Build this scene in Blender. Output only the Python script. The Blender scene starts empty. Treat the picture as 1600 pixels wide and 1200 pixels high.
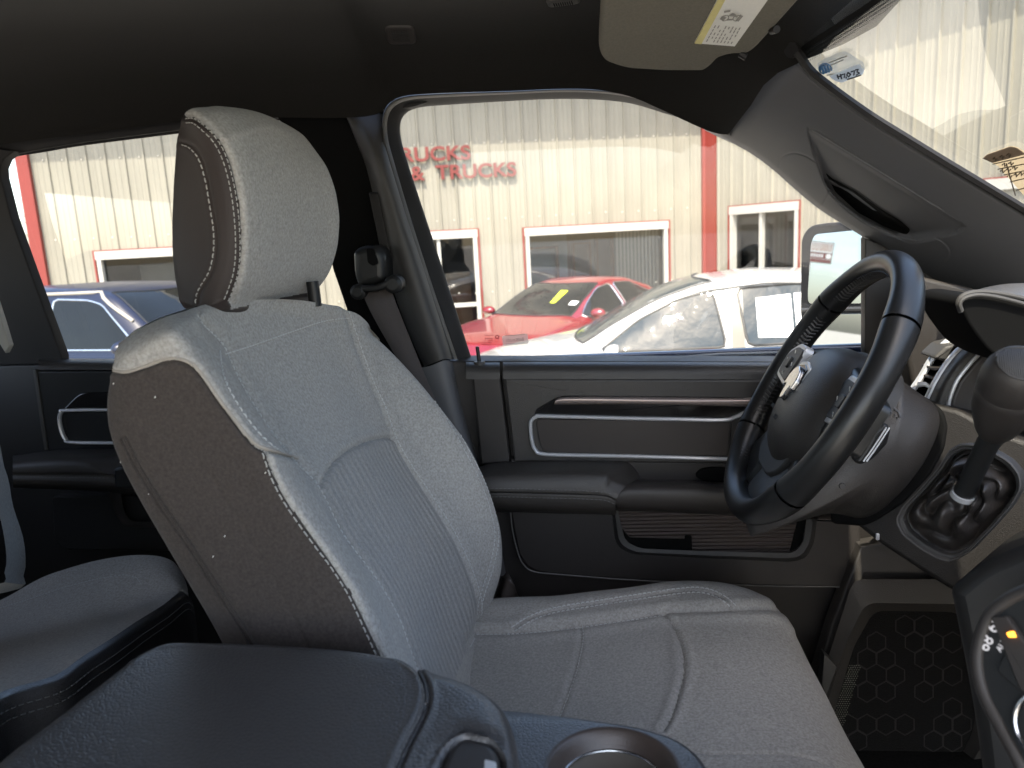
import bpy, bmesh, math, random
import numpy as np
from mathutils import Vector, Matrix
from mathutils.bvhtree import BVHTree
random.seed(7)
S = bpy.context.scene
R_ = math.radians
# ---------------------------------------------------------------- camera
F = 1178.0; CZ = 2.05; YAW, PIT, ROL = R_(6), R_(10.8), R_(3.1)
CAM = np.array([0, 0, CZ])
fw = np.array([-math.sin(YAW)*math.cos(PIT), math.cos(YAW)*math.cos(PIT), -math.sin(PIT)])
r0 = np.array([math.cos(YAW), math.sin(YAW), 0]); u0 = np.cross(r0, fw)
rt = r0*math.cos(ROL)-u0*math.sin(ROL); up = u0*math.cos(ROL)+r0*math.sin(ROL)
cd = bpy.data.cameras.new('camera'); cam = bpy.data.objects.new('camera', cd)
S.collection.objects.link(cam); S.camera = cam
cd.sensor_width = 36; cd.lens = F/1600*36; cd.clip_start = 0.02; cd.clip_end = 3000
cam.matrix_world = Matrix(((rt[0], up[0], -fw[0], 0), (rt[1], up[1], -fw[1], 0), (rt[2], up[2], -fw[2], CZ), (0, 0, 0, 1)))
cd.dof.use_dof = True; cd.dof.focus_distance = 1.0; cd.dof.aperture_fstop = 9.0
S.render.resolution_x = 1024; S.render.resolution_y = 768
S.render.engine = 'CYCLES'
S.cycles.max_bounces = 10; S.cycles.diffuse_bounces = 6; S.cycles.glossy_bounces = 5; S.cycles.transparent_max_bounces = 16
# ---------------------------------------------------------------- sky, sun, exposure
SUN_EL, SUN_AZ = R_(60), R_(186)      # azimuth measured clockwise from +y: behind the camera, a little to the right
w = bpy.data.worlds.new('World'); S.world = w; w.use_nodes = True
nt = w.node_tree; nt.nodes.clear()
sky = nt.nodes.new('ShaderNodeTexSky'); sky.sky_type = 'NISHITA'; sky.sun_disc = False
sky.sun_elevation = SUN_EL; sky.sun_rotation = SUN_AZ; sky.dust_density = 2.5; sky.air_density = 1.0; sky.ozone_density = .6
bg = nt.nodes.new('ShaderNodeBackground'); bg.inputs[1].default_value = 0.15
wo = nt.nodes.new('ShaderNodeOutputWorld')
nt.links.new(sky.outputs[0], bg.inputs[0]); nt.links.new(bg.outputs[0], wo.inputs[0])
sl = bpy.data.lights.new('sun', 'SUN'); sl.energy = 2.0; sl.angle = R_(0.5); sl.color = (1, .95, .86)
so = bpy.data.objects.new('sun', sl); S.collection.objects.link(so)
sdir = Vector((math.sin(SUN_AZ)*math.cos(SUN_EL), math.cos(SUN_AZ)*math.cos(SUN_EL), math.sin(SUN_EL)))
so.rotation_euler = sdir.to_track_quat('Z', 'Y').to_euler(); so.location = (0, -20, 30)
S.view_settings.view_transform = 'Standard'; S.view_settings.look = 'None'
S.view_settings.gamma = 1.0; S.view_settings.exposure = 2.38
S.view_settings.use_white_balance = True; S.view_settings.white_balance_temperature = 6900; S.view_settings.white_balance_tint = 10
# ---------------------------------------------------------------- geometry helpers
def ray(px, py): return fw+rt*((px-800)/F)+up*((600-py)/F)
def onp(px, py, n, o):
    n = np.array(n, float); r = ray(px, py); return CAM+r*((n@(np.array(o, float)-CAM))/(n@r))
def Y(px, py, y): return onp(px, py, (0, 1, 0), (0, y, 0))
def X(px, py, x): return onp(px, py, (1, 0, 0), (x, 0, 0))
def Z(px, py, z): return onp(px, py, (0, 0, 1), (0, 0, z))
def proj(V):
    v = np.asarray(V, float)-CAM; d = v@fw; d = np.where(np.abs(d) < 1e-4, 1e-4, d)
    return np.stack([800+F*(v@rt)/d, 600-F*(v@up)/d], -1)
def cr(pts, n=8, closed=False):            # Catmull-Rom through points, n samples a span
    P = np.array(pts, float); m = len(P)
    if closed: Q = np.concatenate([P[-1:], P, P[:2]])
    else: Q = np.concatenate([[2*P[0]-P[1]], P, [2*P[-1]-P[-2]]])
    out = []; spans = m if closed else m-1
    for i in range(spans):
        a, b, c, d = Q[i], Q[i+1], Q[i+2], Q[i+3]
        for k in range(n):
            t = k/n
            out.append(.5*((2*b)+(-a+c)*t+(2*a-5*b+4*c-d)*t*t+(-a+3*b-3*c+d)*t**3))
    if not closed: out.append(P[-1])
    return np.array(out)
def rnd(pts, r, n=5, closed=True):         # straight polyline with rounded corners of radius r (or per point)
    P = [np.array(p[:2] if len(p) > 2 and isinstance(p, tuple) and len(p) == 3 and closed == 'r' else p, float) for p in pts]; m = len(P); out = []
    rr = r if isinstance(r, (list, tuple)) else [r]*m
    for i in range(m):
        if not closed and i in (0, m-1): out.append(P[i]); continue
        a, b, c = P[i-1], P[i], P[(i+1) % m]
        u = a-b; v = c-b; lu = np.linalg.norm(u); lv = np.linalg.norm(v)
        q = min(rr[i], lu*.48, lv*.48)
        if q < 1e-9: out.append(b); continue
        p0 = b+u/lu*q; p1 = b+v/lv*q
        for k in range(n+1):
            t = k/n; out.append((1-t)**2*p0+2*t*(1-t)*b+t*t*p1)
    return np.array(out)
def resamp(P, n, closed=False):
    P = np.array(P, float)
    if closed: P = np.concatenate([P, P[:1]])
    L = np.r_[0, np.cumsum(np.linalg.norm(np.diff(P, axis=0), axis=1))]
    t = np.linspace(0, L[-1], n, endpoint=not closed)
    return np.stack([np.interp(t, L, P[:, k]) for k in range(P.shape[1])], 1)
def inpoly(pts, poly):
    pts = np.asarray(pts); poly = np.asarray(poly, float); x, y = pts[:, 0], pts[:, 1]
    ins = np.zeros(len(pts), bool); j = len(poly)-1
    for i in range(len(poly)):
        xi, yi = poly[i]; xj, yj = poly[j]
        c = ((yi > y) != (yj > y)); 
        with np.errstate(divide='ignore', invalid='ignore'):
            ins ^= c & (x < (xj-xi)*(y-yi)/((yj-yi) if yj != yi else 1e-9)+xi)
        j = i
    return ins
def distpl(pts, pl):                        # distance of points to a polyline (2d)
    d = np.full(len(pts), 1e9)
    for a, b in zip(pl[:-1], pl[1:]):
        ab = b-a; L = max(ab@ab, 1e-9); t = np.clip(((pts-a)@ab)/L, 0, 1)
        d = np.minimum(d, np.linalg.norm(pts-a-t[:, None]*ab, axis=1))
    return d
COL = S.collection
ROOT = {}
def thing(name, label, cat, loc=(0, 0, 0), rotz=0, group=None, kind=None):
    o = bpy.data.objects.new(name, None); COL.objects.link(o); o.location = Vector([float(v) for v in loc]); o.rotation_euler = (0, 0, rotz)
    o.empty_display_size = .05
    o['label'] = label; o['category'] = cat
    if group: o['group'] = group
    if kind: o['kind'] = kind
    ROOT[o.name] = np.array(loc, float) if not rotz else np.array(loc, float)
    return o
def origin(parent):
    o = np.zeros(3)
    while parent is not None:
        o = o+np.array(parent.location); parent = parent.parent
    return o
def obj(name, V, Fc, m, parent=None, smooth=True, angle=40, local=False, uv=None, label=None):
    V = np.asarray(V, float)
    me = bpy.data.meshes.new(name)
    if not local and parent is not None: V = V-origin(parent)
    piv = np.zeros(3)
    me.from_pydata(V.tolist(), [], [tuple(int(i) for i in f) for f in Fc]); me.validate(); me.update()
    if uv is not None:
        ul = me.uv_layers.new(name='UVMap'); idx = np.zeros(len(me.loops), int); me.loops.foreach_get('vertex_index', idx)
        ul.data.foreach_set('uv', np.asarray(uv, float)[idx].ravel())
    if smooth:
        me.polygons.foreach_set('use_smooth', [True]*len(me.polygons))
        if angle and angle < 180: me.set_sharp_from_angle(angle=R_(angle))
        me.polygons.foreach_set('use_smooth', [len(p_.vertices) < 10 for p_ in me.polygons]); me.update()
    if m is not None: me.materials.append(m)
    o = bpy.data.objects.new(name, me); COL.objects.link(o)
    if parent is not None: o.parent = parent
    if label: o['label'] = label
    return o
def tag(o, label, cat=None, group=None, kind=None):
    o['label'] = label
    if cat: o['category'] = cat
    if group: o['group'] = group
    if kind: o['kind'] = kind
    return o
class MB:
    def __init__(s): s.V = []; s.F = []
    def add(s, V, Fc):
        b = len(s.V); s.V += [list(map(float, v)) for v in V]; s.F += [tuple(int(i)+b for i in f) for f in Fc]; return s
    def grid(s, G, cu=False, cv=False, flip=False):
        G = np.asarray(G); a, b = G.shape[:2]; Fc = []
        for i in range(a if cu else a-1):
            for j in range(b if cv else b-1):
                i2 = (i+1) % a; j2 = (j+1) % b
                f = (i*b+j, i*b+j2, i2*b+j2, i2*b+j)
                Fc.append(f[::-1] if flip else f)
        return s.add(G.reshape(-1, 3), Fc)
    def box(s, c, size, rot=None, bev=0):
        c = np.array(c, float); h = np.array(size, float)/2
        if bev > 0:
            bm = bmesh.new(); bmesh.ops.create_cube(bm, size=1)
            for v in bm.verts: v.co = Vector((v.co.x*2*h[0], v.co.y*2*h[1], v.co.z*2*h[2]))
            bmesh.ops.bevel(bm, geom=list(bm.edges), offset=min(bev, min(h)*.95), segments=3, affect='EDGES', profile=.5)
            V = [np.array(v.co) for v in bm.verts]; Fc = [[v.index for v in f.verts] for f in bm.faces]; bm.free()
        else:
            V = [np.array((x, y, z))*h for x in (-1, 1) for y in (-1, 1) for z in (-1, 1)]
            Fc = [(0, 1, 3, 2), (4, 6, 7, 5), (0, 4, 5, 1), (2, 3, 7, 6), (0, 2, 6, 4), (1, 5, 7, 3)]
        if rot is not None: V = [np.array(rot) @ v for v in V]
        return s.add([v+c for v in V], Fc)
    def tube(s, P, r, n=8, closed=False, flat=1.0, upv=None, caps=True):
        P = np.array(P, float); m = len(P)
        rr = np.full(m, r, float) if np.isscalar(r) else np.array(r, float)
        T = np.zeros_like(P)
        for i in range(m):
            a = P[(i-1) % m] if (closed or i > 0) else P[i]; b = P[(i+1) % m] if (closed or i < m-1) else P[i]
            T[i] = (b-a)/max(np.linalg.norm(b-a), 1e-12)
        u = np.array(upv, float) if upv is not None else (np.array([0, 0, 1.]) if abs(T[0][2]) < .9 else np.array([1., 0, 0]))
        rings = []
        for i in range(m):
            u = u-T[i]*(u@T[i]) if upv is None else np.array(upv)-T[i]*(np.array(upv)@T[i])
            u = u/max(np.linalg.norm(u), 1e-9); w_ = np.cross(T[i], u)
            rings.append([P[i]+rr[i]*(math.cos(a)*w_+flat*math.sin(a)*u) for a in np.linspace(0, 2*math.pi, n, endpoint=False)])
        b = len(s.V); s.grid(np.array(rings), cu=closed, cv=True)
        if caps and not closed:
            s.F.append(tuple(b+j for j in range(n))); s.F.append(tuple(b+(m-1)*n+j for j in range(n))[::-1])
        return s
    def build(s, name, m, parent=None, **k): return obj(name, s.V, s.F, m, parent, **k)
def slab(P3, nrm, th, bev=.002, seg=3, back=True):
    """solid plate: outline P3 (coplanar, 3D), front face at P3 facing nrm, thickness th behind, rounded front edge"""
    P = np.array(P3, float); n = np.array(nrm, float); n /= np.linalg.norm(n)
    a = np.array([0, 0, 1.]) if abs(n[2]) < .9 else np.array([1., 0, 0])
    e1 = np.cross(a, n); e1 /= np.linalg.norm(e1); e2 = np.cross(n, e1)
    B0 = P[0].copy(); q = np.stack([(P-B0)@e1, (P-B0)@e2], 1)
    ar = np.sum(q[:, 0]*np.roll(q[:, 1], -1)-np.roll(q[:, 0], -1)*q[:, 1])
    if ar < 0: P = P[::-1]; q = q[::-1]
    keep = np.linalg.norm(q-np.roll(q, 1, 0), axis=1) > 1e-7; P = P[keep]; q = q[keep]
    m = len(q); d1 = q-np.roll(q, 1, 0); d2 = np.roll(q, -1, 0)-q
    n1 = np.stack([d1[:, 1], -d1[:, 0]], 1); n2 = np.stack([d2[:, 1], -d2[:, 0]], 1)
    n1 /= np.linalg.norm(n1, axis=1)[:, None]; n2 /= np.linalg.norm(n2, axis=1)[:, None]
    nn = n1+n2; nn /= np.maximum(np.linalg.norm(nn, axis=1), 1e-6)[:, None]
    k = 1/np.clip((nn*n1).sum(1), .5, 1); off = nn*k[:, None]          # outward
    off3 = off[:, :1]*e1+off[:, 1:]*e2
    def inset(d):
        Q = q-off*d
        for _ in range(30):
            dot = ((np.roll(Q, -1, 0)-Q)*d2).sum(1); bad = np.where(dot < -1e-12)[0]
            if len(bad) == 0: break
            for b_ in bad: j = (b_+1) % m; c_ = (Q[b_]+Q[j])/2; Q[b_] = c_; Q[j] = c_
        return B0+Q[:, :1]*e1+Q[:, 1:]*e2
    rings = []
    for i in range(seg+1):
        t = i/seg*math.pi/2; rings.append(inset(bev*(1-math.sin(t)))-n*bev*(1-math.cos(t)))
    rings.append(P-n*th)
    G = np.array(rings); V = G.reshape(-1, 3); Fc = []
    for i in range(len(rings)-1):
        for j in range(m):
            j2 = (j+1) % m; Fc.append((i*m+j, (i+1)*m+j, (i+1)*m+j2, i*m+j2))
    Fc.append(tuple(range(m)))
    if back: Fc.append(tuple((len(rings)-1)*m+j for j in range(m))[::-1])
    return V, Fc
def slabY(pts, y, th, bev=.002, seg=3):     # outline read off the photograph, standing at depth y, facing the cab
    return slab([Y(p[0], p[1], y) for p in pts], (0, -1, 0), th, bev, seg)
def ringY(pts_out, y, wd, th, closed=True): pass
def bez(pts, r=10, n=5): return rnd(pts, r, n)
def bvh(*objs):
    V = []; Fc = []
    for o in objs:
        b = len(V); L = origin(o)
        V += [Vector(v.co)+Vector(L) for v in o.data.vertices]; Fc += [tuple(i+b for i in p.vertices) for p in o.data.polygons]
    return BVHTree.FromPolygons(V, Fc)
def hit(t, px, py):
    d = Vector(ray(px, py)).normalized(); l, n, i, ds = t.ray_cast(Vector(CAM), d)
    if l is None: return None, None
    if n.dot(d) > 0: n = -n
    return np.array(l), np.array(n)
def onsurf(t, pl, off=.0, step=3.0):        # read a line off the photograph onto a modelled surface
    L = np.linalg.norm(np.diff(pl, axis=0), axis=1).sum(); q = resamp(pl, max(2, int(L/step)))
    P = []; N = []
    for a, b in q:
        h, n = hit(t, a, b)
        if h is not None: P.append(h+n*off); N.append(n)
    return P, N
def stitches(mb, t, pl, ln=.0042, gap=.0024, r=.0006, off=.0004):
    P, N = onsurf(t, pl, off, 1.5)
    if len(P) < 3: return
    P = np.array(P); N = np.array(N)
    L = np.r_[0, np.cumsum(np.linalg.norm(np.diff(P, axis=0), axis=1))]
    s_ = 0
    while s_+ln < L[-1]:
        a = np.array([np.interp(s_, L, P[:, k]) for k in range(3)]); b = np.array([np.interp(s_+ln, L, P[:, k]) for k in range(3)])
        nn = np.array([np.interp(s_, L, N[:, k]) for k in range(3)])
        if np.linalg.norm(b-a) < ln*1.6:
            mb.tube([a-nn*r, a*.7+b*.3+nn*r*.4, a*.3+b*.7+nn*r*.4, b-nn*r], r, n=5)
        s_ += ln+gap
def text(name, s_, size, M, m, parent=None, ext=.002, sx=1, font=None, local=False, bold=0):
    cu = bpy.data.curves.new(name, 'FONT'); cu.body = s_; cu.size = size; cu.extrude = ext; cu.align_x = 'CENTER'; cu.align_y = 'CENTER'; cu.offset = bold
    to = bpy.data.objects.new(name+'_tmp', cu); COL.objects.link(to)
    dg = bpy.context.evaluated_depsgraph_get(); me = bpy.data.meshes.new_from_object(to.evaluated_get(dg))
    bpy.data.objects.remove(to); bpy.data.curves.remove(cu)
    V = np.array([v.co[:] for v in me.vertices]); V[:, 0] *= sx
    if len(V) == 0: return None
    M = np.array(M); V = V@M[:3, :3].T+M[:3, 3]
    Fc = [tuple(p.vertices) for p in me.polygons]; bpy.data.meshes.remove(me)
    return obj(name, V, Fc, m, parent, smooth=False, local=local)
def frame(o, x, y):                          # 4x4 from origin and x, y directions
    x = np.array(x, float); y = np.array(y, float); x /= np.linalg.norm(x); z = np.cross(x, y); z /= np.linalg.norm(z); y = np.cross(z, x)
    M = np.eye(4); M[:3, 0] = x; M[:3, 1] = y; M[:3, 2] = z; M[:3, 3] = o; return M
# ---------------------------------------------------------------- materials
def mat(name, c, rough=.5, metal=0, spec=.5, var=0, vscale=8, bump=None, coat=0, sheen=0, alpha=1, rvar=0, emit=None):
    """bump: list of (type, scale, strength, distance_m)"""
    m = bpy.data.materials.new(name); m.use_nodes = True; n = m.node_tree; b = n.nodes['Principled BSDF']
    b.inputs['Base Color'].default_value = (*c, 1); b.inputs['Roughness'].default_value = rough; b.inputs['Metallic'].default_value = metal
    b.inputs['Specular IOR Level'].default_value = spec; b.inputs['Coat Weight'].default_value = coat; b.inputs['Coat Roughness'].default_value = .04
    if sheen: b.inputs['Sheen Weight'].default_value = sheen; b.inputs['Sheen Roughness'].default_value = .5
    tc = n.nodes.new('ShaderNodeTexCoord')
    if var or rvar:
        no = n.nodes.new('ShaderNodeTexNoise'); no.inputs['Scale'].default_value = vscale; no.inputs['Detail'].default_value = 6; no.inputs['Roughness'].default_value = .65
        n.links.new(tc.outputs['Object'], no.inputs['Vector'])
        if var:
            mr = n.nodes.new('ShaderNodeMapRange'); mr.inputs['From Min'].default_value = .3; mr.inputs['From Max'].default_value = .7
            mr.inputs['To Min'].default_value = 1-var; mr.inputs['To Max'].default_value = 1+var
            n.links.new(no.outputs['Fac'], mr.inputs['Value'])
            vm = n.nodes.new('ShaderNodeVectorMath'); vm.operation = 'SCALE'; vm.inputs[0].default_value = c
            n.links.new(mr.outputs[0], vm.inputs['Scale']); n.links.new(vm.outputs[0], b.inputs['Base Color'])
        if rvar:
            m2 = n.nodes.new('ShaderNodeMapRange'); m2.inputs['From Min'].default_value = .3; m2.inputs['From Max'].default_value = .7
            m2.inputs['To Min'].default_value = rough-rvar; m2.inputs['To Max'].default_value = rough+rvar
            n.links.new(no.outputs['Fac'], m2.inputs['Value']); n.links.new(m2.outputs[0], b.inputs['Roughness'])
    prev = None
    for (ty, sc, st, di) in (bump or []):
        if ty == 'noise':
            t = n.nodes.new('ShaderNodeTexNoise'); t.inputs['Scale'].default_value = sc; t.inputs['Detail'].default_value = 3; out = t.outputs['Fac']; n.links.new(tc.outputs['Object'], t.inputs['Vector'])
        elif ty == 'leather':
            t = n.nodes.new('ShaderNodeTexVoronoi'); t.feature = 'DISTANCE_TO_EDGE'; t.inputs['Scale'].default_value = sc; n.links.new(tc.outputs['Object'], t.inputs['Vector'])
            r = n.nodes.new('ShaderNodeMapRange'); r.inputs['From Max'].default_value = .22; r.interpolation_type = 'SMOOTHSTEP'; n.links.new(t.outputs['Distance'], r.inputs['Value']); out = r.outputs[0]
        elif ty == 'ribs':          # cloth ribs along the length of the insert, in its own uv
            t = n.nodes.new('ShaderNodeTexWave'); t.wave_type = 'BANDS'; t.bands_direction = 'X'; t.inputs['Scale'].default_value = sc; t.inputs['Distortion'].default_value = .3; t.inputs['Detail'].default_value = 1
            n.links.new(tc.outputs['UV'], t.inputs['Vector']); out = t.outputs['Fac']
        elif ty in ('wx', 'wy', 'wz'):
            t = n.nodes.new('ShaderNodeTexWave'); t.bands_direction = ty[1].upper(); t.inputs['Scale'].default_value = sc; n.links.new(tc.outputs['Object'], t.inputs['Vector']); out = t.outputs['Fac']
        bp = n.nodes.new('ShaderNodeBump'); bp.inputs['Strength'].default_value = st; bp.inputs['Distance'].default_value = di
        n.links.new(out, bp.inputs['Height'])
        if prev: n.links.new(prev.outputs[0], bp.inputs['Normal'])
        prev = bp
    if prev: n.links.new(prev.outputs[0], b.inputs['Normal'])
    if emit: b.inputs['Emission Color'].default_value = (*emit, 1); b.inputs['Emission Strength'].default_value = 1
    return m
def glassmat(name, tint=(.95, .97, .96), refl=.06, rough=0.0, k=1.0):
    """thin pane: mostly see-through, mirror-like by Fresnel"""
    m = bpy.data.materials.new(name); m.use_nodes = True; n = m.node_tree; n.nodes.clear()
    tr = n.nodes.new('ShaderNodeBsdfTransparent'); tr.inputs[0].default_value = (*tint, 1)
    gl = n.nodes.new('ShaderNodeBsdfGlossy'); gl.inputs['Roughness'].default_value = rough; gl.inputs[0].default_value = (k, k, k, 1)
    fr = n.nodes.new('ShaderNodeFresnel'); fr.inputs[0].default_value = 1.5
    mx = n.nodes.new('ShaderNodeMixShader'); o = n.nodes.new('ShaderNodeOutputMaterial')
    n.links.new(fr.outputs[0], mx.inputs[0]); n.links.new(tr.outputs[0], mx.inputs[1]); n.links.new(gl.outputs[0], mx.inputs[2]); n.links.new(mx.outputs[0], o.inputs[0])
    return m
M = {}
M['grey'] = mat('grey_cloth', (.36, .345, .320), .95, spec=.15, var=.30, vscale=330, bump=[('noise', 700, .35, .0007), ('noise', 25, .12, .004)], sheen=.08)
M['insert'] = mat('ribbed_cloth', (.315, .304, .287), .95, spec=.15, var=.26, vscale=330, bump=[('ribs', 14, .7, .0016), ('noise', 1100, .4, .0006)], sheen=.08)
M['dark'] = mat('charcoal_cloth', (.056, .047, .042), .9, spec=.2, var=.28, vscale=380, bump=[('noise', 1000, .5, .0007)], sheen=.1)
M['hrdark'] = mat('dark_vinyl', (.036, .027, .024), .6, spec=.35, bump=[('leather', 420, .15, .0004)])
M['leather'] = mat('black_leather', (.052, .050, .050), .36, spec=.75, rvar=.04, vscale=6, bump=[('leather', 300, .3, .0006), ('noise', 14, .10, .004)])
M['wheel'] = mat('smooth_black_leather', (.013, .013, .013), .34, spec=.5, var=.03, bump=[('leather', 700, .10, .0002)])
M['plastic'] = mat('dark_plastic', (.032, .028, .026), .48, spec=.4, rvar=.05, vscale=20, bump=[('leather', 700, .14, .0003)])
M['grain'] = mat('grained_plastic', (.038, .034, .031), .42, spec=.45, bump=[('leather', 420, .3, .0005)])
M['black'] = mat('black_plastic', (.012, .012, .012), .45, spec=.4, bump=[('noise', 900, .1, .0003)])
M['rubber'] = mat('black_rubber', (.012, .011, .011), .6, spec=.3, var=.1, vscale=40)
M['void'] = mat('deep_black', (.004, .004, .004), .8, spec=.1, var=.1)
M['gloss'] = mat('gloss_black', (.010, .009, .009), .12, spec=.5, rvar=.03, vscale=12)
M['pillar'] = mat('pillar_plastic', (.10, .10, .105), .55, spec=.4, bump=[('noise', 1500, .2, .0002)], var=.04, vscale=15)
M['bpillar'] = mat('b_pillar_plastic', (.048, .046, .044), .55, spec=.4, bump=[('noise', 1500, .2, .0002)], var=.04, vscale=15)
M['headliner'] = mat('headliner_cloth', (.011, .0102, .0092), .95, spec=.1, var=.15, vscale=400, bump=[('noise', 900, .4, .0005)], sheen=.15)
M['visor'] = mat('visor_cloth', (.15, .14, .115), .95, spec=.1, var=.12, vscale=350, bump=[('noise', 900, .4, .0005)])
M['chrome'] = mat('satin_chrome', (.62, .62, .63), .22, metal=1, rvar=.05, vscale=60)
M['silver'] = mat('silver_trim', (.62, .62, .63), .33, metal=.35, rvar=.05, vscale=60)
M['stitch'] = mat('pale_thread', (.42, .41, .38), .9, spec=.1, var=.1, vscale=800)
M['stitchd'] = mat('grey_thread', (.16, .16, .16), .9, spec=.1, var=.1, vscale=800)
M['stitchl'] = mat('seat_thread', (.52, .52, .51), .9, spec=.1, var=.1, vscale=800)
M['piping'] = mat('piping_cloth', (.36, .33, .29), .9, spec=.15, var=.1, vscale=800, bump=[('noise', 1100, .5, .0006)])
M['belt'] = mat('belt_webbing', (.060, .050, .047), .6, spec=.35, var=.1, vscale=600, bump=[('ribs', 9, .5, .0008)])
M['glass'] = glassmat('window_glass')
M['wsglass'] = glassmat('windshield_glass', (.90, .92, .90))
M['white'] = mat('white_paint', (.75, .75, .72), .5, var=.03)
def filmmat(name, c, a=.25):                 # thin sheet that light comes through
    m = mat(name, c, .6, var=.03); n = m.node_tree; b = n.nodes['Principled BSDF']; o = n.nodes['Material Output']
    tl = n.nodes.new('ShaderNodeBsdfTranslucent'); tl.inputs[0].default_value = (*c, 1); tr = n.nodes.new('ShaderNodeBsdfTransparent')
    m1 = n.nodes.new('ShaderNodeMixShader'); m1.inputs[0].default_value = .55; m2 = n.nodes.new('ShaderNodeMixShader'); m2.inputs[0].default_value = a
    n.links.new(b.outputs[0], m1.inputs[1]); n.links.new(tl.outputs[0], m1.inputs[2]); n.links.new(m1.outputs[0], m2.inputs[1]); n.links.new(tr.outputs[0], m2.inputs[2]); n.links.new(m2.outputs[0], o.inputs[0]); return m
M['paper'] = mat('white_paper', (.72, .71, .66), .7, var=.03, vscale=200)
M['ink'] = mat('grey_ink', (.25, .24, .22), .7, var=.05)
M['inkb'] = mat('black_ink', (.03, .03, .03), .7, var=.05)
M['yellow'] = mat('yellow_paper', (.62, .55, .22), .7, var=.05, vscale=100)
# ================================================================ OUTSIDE
M['asphalt'] = mat('lot_concrete', (.46, .43, .37), .9, spec=.2, var=.18, vscale=1.2, bump=[('noise', 60, .3, .01)])
M['siding'] = mat('cream_siding', (.22, .205, .165), .55, spec=.35, var=.09, vscale=.8)
def streaks(m, c):                            # rain streaks down the sheets
    n = m.node_tree; tc = n.nodes.new('ShaderNodeTexCoord'); mp = n.nodes.new('ShaderNodeMapping'); mp.inputs['Scale'].default_value = (9, 9, .35)
    no = n.nodes.new('ShaderNodeTexNoise'); no.inputs['Scale'].default_value = 1.6; no.inputs['Detail'].default_value = 5
    n.links.new(tc.outputs['Object'], mp.inputs[0]); n.links.new(mp.outputs[0], no.inputs['Vector'])
    mr = n.nodes.new('ShaderNodeMapRange'); mr.inputs['From Min'].default_value = .35; mr.inputs['From Max'].default_value = .75; mr.inputs['To Min'].default_value = 1.03; mr.inputs['To Max'].default_value = .90; n.links.new(no.outputs['Fac'], mr.inputs['Value'])
    b = n.nodes['Principled BSDF']; old = b.inputs['Base Color'].links[0].from_socket
    vm = n.nodes.new('ShaderNodeVectorMath'); vm.operation = 'SCALE'; n.links.new(old, vm.inputs[0]); n.links.new(mr.outputs[0], vm.inputs['Scale']); n.links.new(vm.outputs[0], b.inputs['Base Color'])
streaks(M['siding'], None)
M['red'] = mat('red_trim_paint', (.18, .022, .015), .5, var=.06, vscale=3)
M['letter'] = mat('red_letter', (.13, .018, .012), .5, var=.05)
M['wtrim'] = mat('white_trim', (.34, .33, .30), .5, var=.03)
M['room'] = mat('office_wall', (.16, .15, .14), .8, var=.1, vscale=1)
M['wood'] = mat('brown_wood', (.16, .085, .04), .6, var=.2, vscale=4)
M['eglass'] = glassmat('shop_glass', (.62, .66, .66), k=1)
g = MB(); g.grid(np.array([[(x, y, 0) for y in (-400, -30, 0, 30, 900)] for x in (-500, -30, 0, 30, 500)]))
o = g.build('ground', M['asphalt'], smooth=False); tag(o, 'pale concrete car lot around the truck and up to the building', 'ground', kind='structure')
# --- building: main wall and the wing that comes towards the truck
A1, A2 = R_(12), R_(-55)
d1 = np.array([math.cos(A1), math.sin(A1), 0]); n1 = np.array([math.sin(A1), -math.cos(A1), 0])
W0 = CAM+ray(1103, 365)*13.95; W0[2] = 0
d2 = np.array([math.cos(A2), math.sin(A2), 0]); n2 = np.array([math.sin(A2), -math.cos(A2), 0])
def wp(px, py, which=1):
    n = n1 if which == 1 else n2; d = d1 if which == 1 else d2
    p = onp(px, py, n, W0); return (p-W0)@d, p[2]
def W(s, z, off=0, which=1):
    return W0+(d1 if which == 1 else d2)*s+(n1 if which == 1 else n2)*off+np.array([0, 0, z])
bld = thing('metal_building', 'cream ribbed metal building with red corner posts and white framed windows', 'building', W0)
ZT = 5.25
wins1 = []
for (x0, y0, x1, y1) in ((150, 391, 470, 384), (820, 359, 1042, 348)):
    s0, z0 = wp(x0, y0); s1, z1 = wp(x1, y1); wins1.append((s0, s1, (z0+z1)/2-1.35, (z0+z1)/2))
s0, z0 = wp(650, 366); s1, z1 = wp(744, 361); door1 = (s0, s1, 0.0, z1)
wins1.append(door1)
s0, z0 = wp(1143, 331, 2); s1, z1 = wp(1250, 311, 2); win2 = (s0, s1, (z0+z1)/2-1.35, (z0+z1)/2)
sL = wp(57, 400)[0]
def ribprof(s0, s1):                        # trapezoid ribs every 0.305 m, two low ones between
    out = []; k0 = math.floor(s0/.305)-1
    for k in range(k0, math.ceil(s1/.305)+2):
        b = k*.305
        for ds, h in ((0, 0), (.012, .034), (.034, .034), (.046, 0), (.125, 0), (.132, .005), (.148, .005), (.155, 0), (.205, 0), (.212, .005), (.228, .005), (.235, 0)):
            out.append((b+ds, h))
    S_ = [q[0] for q in out]; H_ = [q[1] for q in out]
    res = [(s0, np.interp(s0, S_, H_))]+[q for q in out if s0 < q[0] < s1]+[(s1, np.interp(s1, S_, H_))]
    return res
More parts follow.
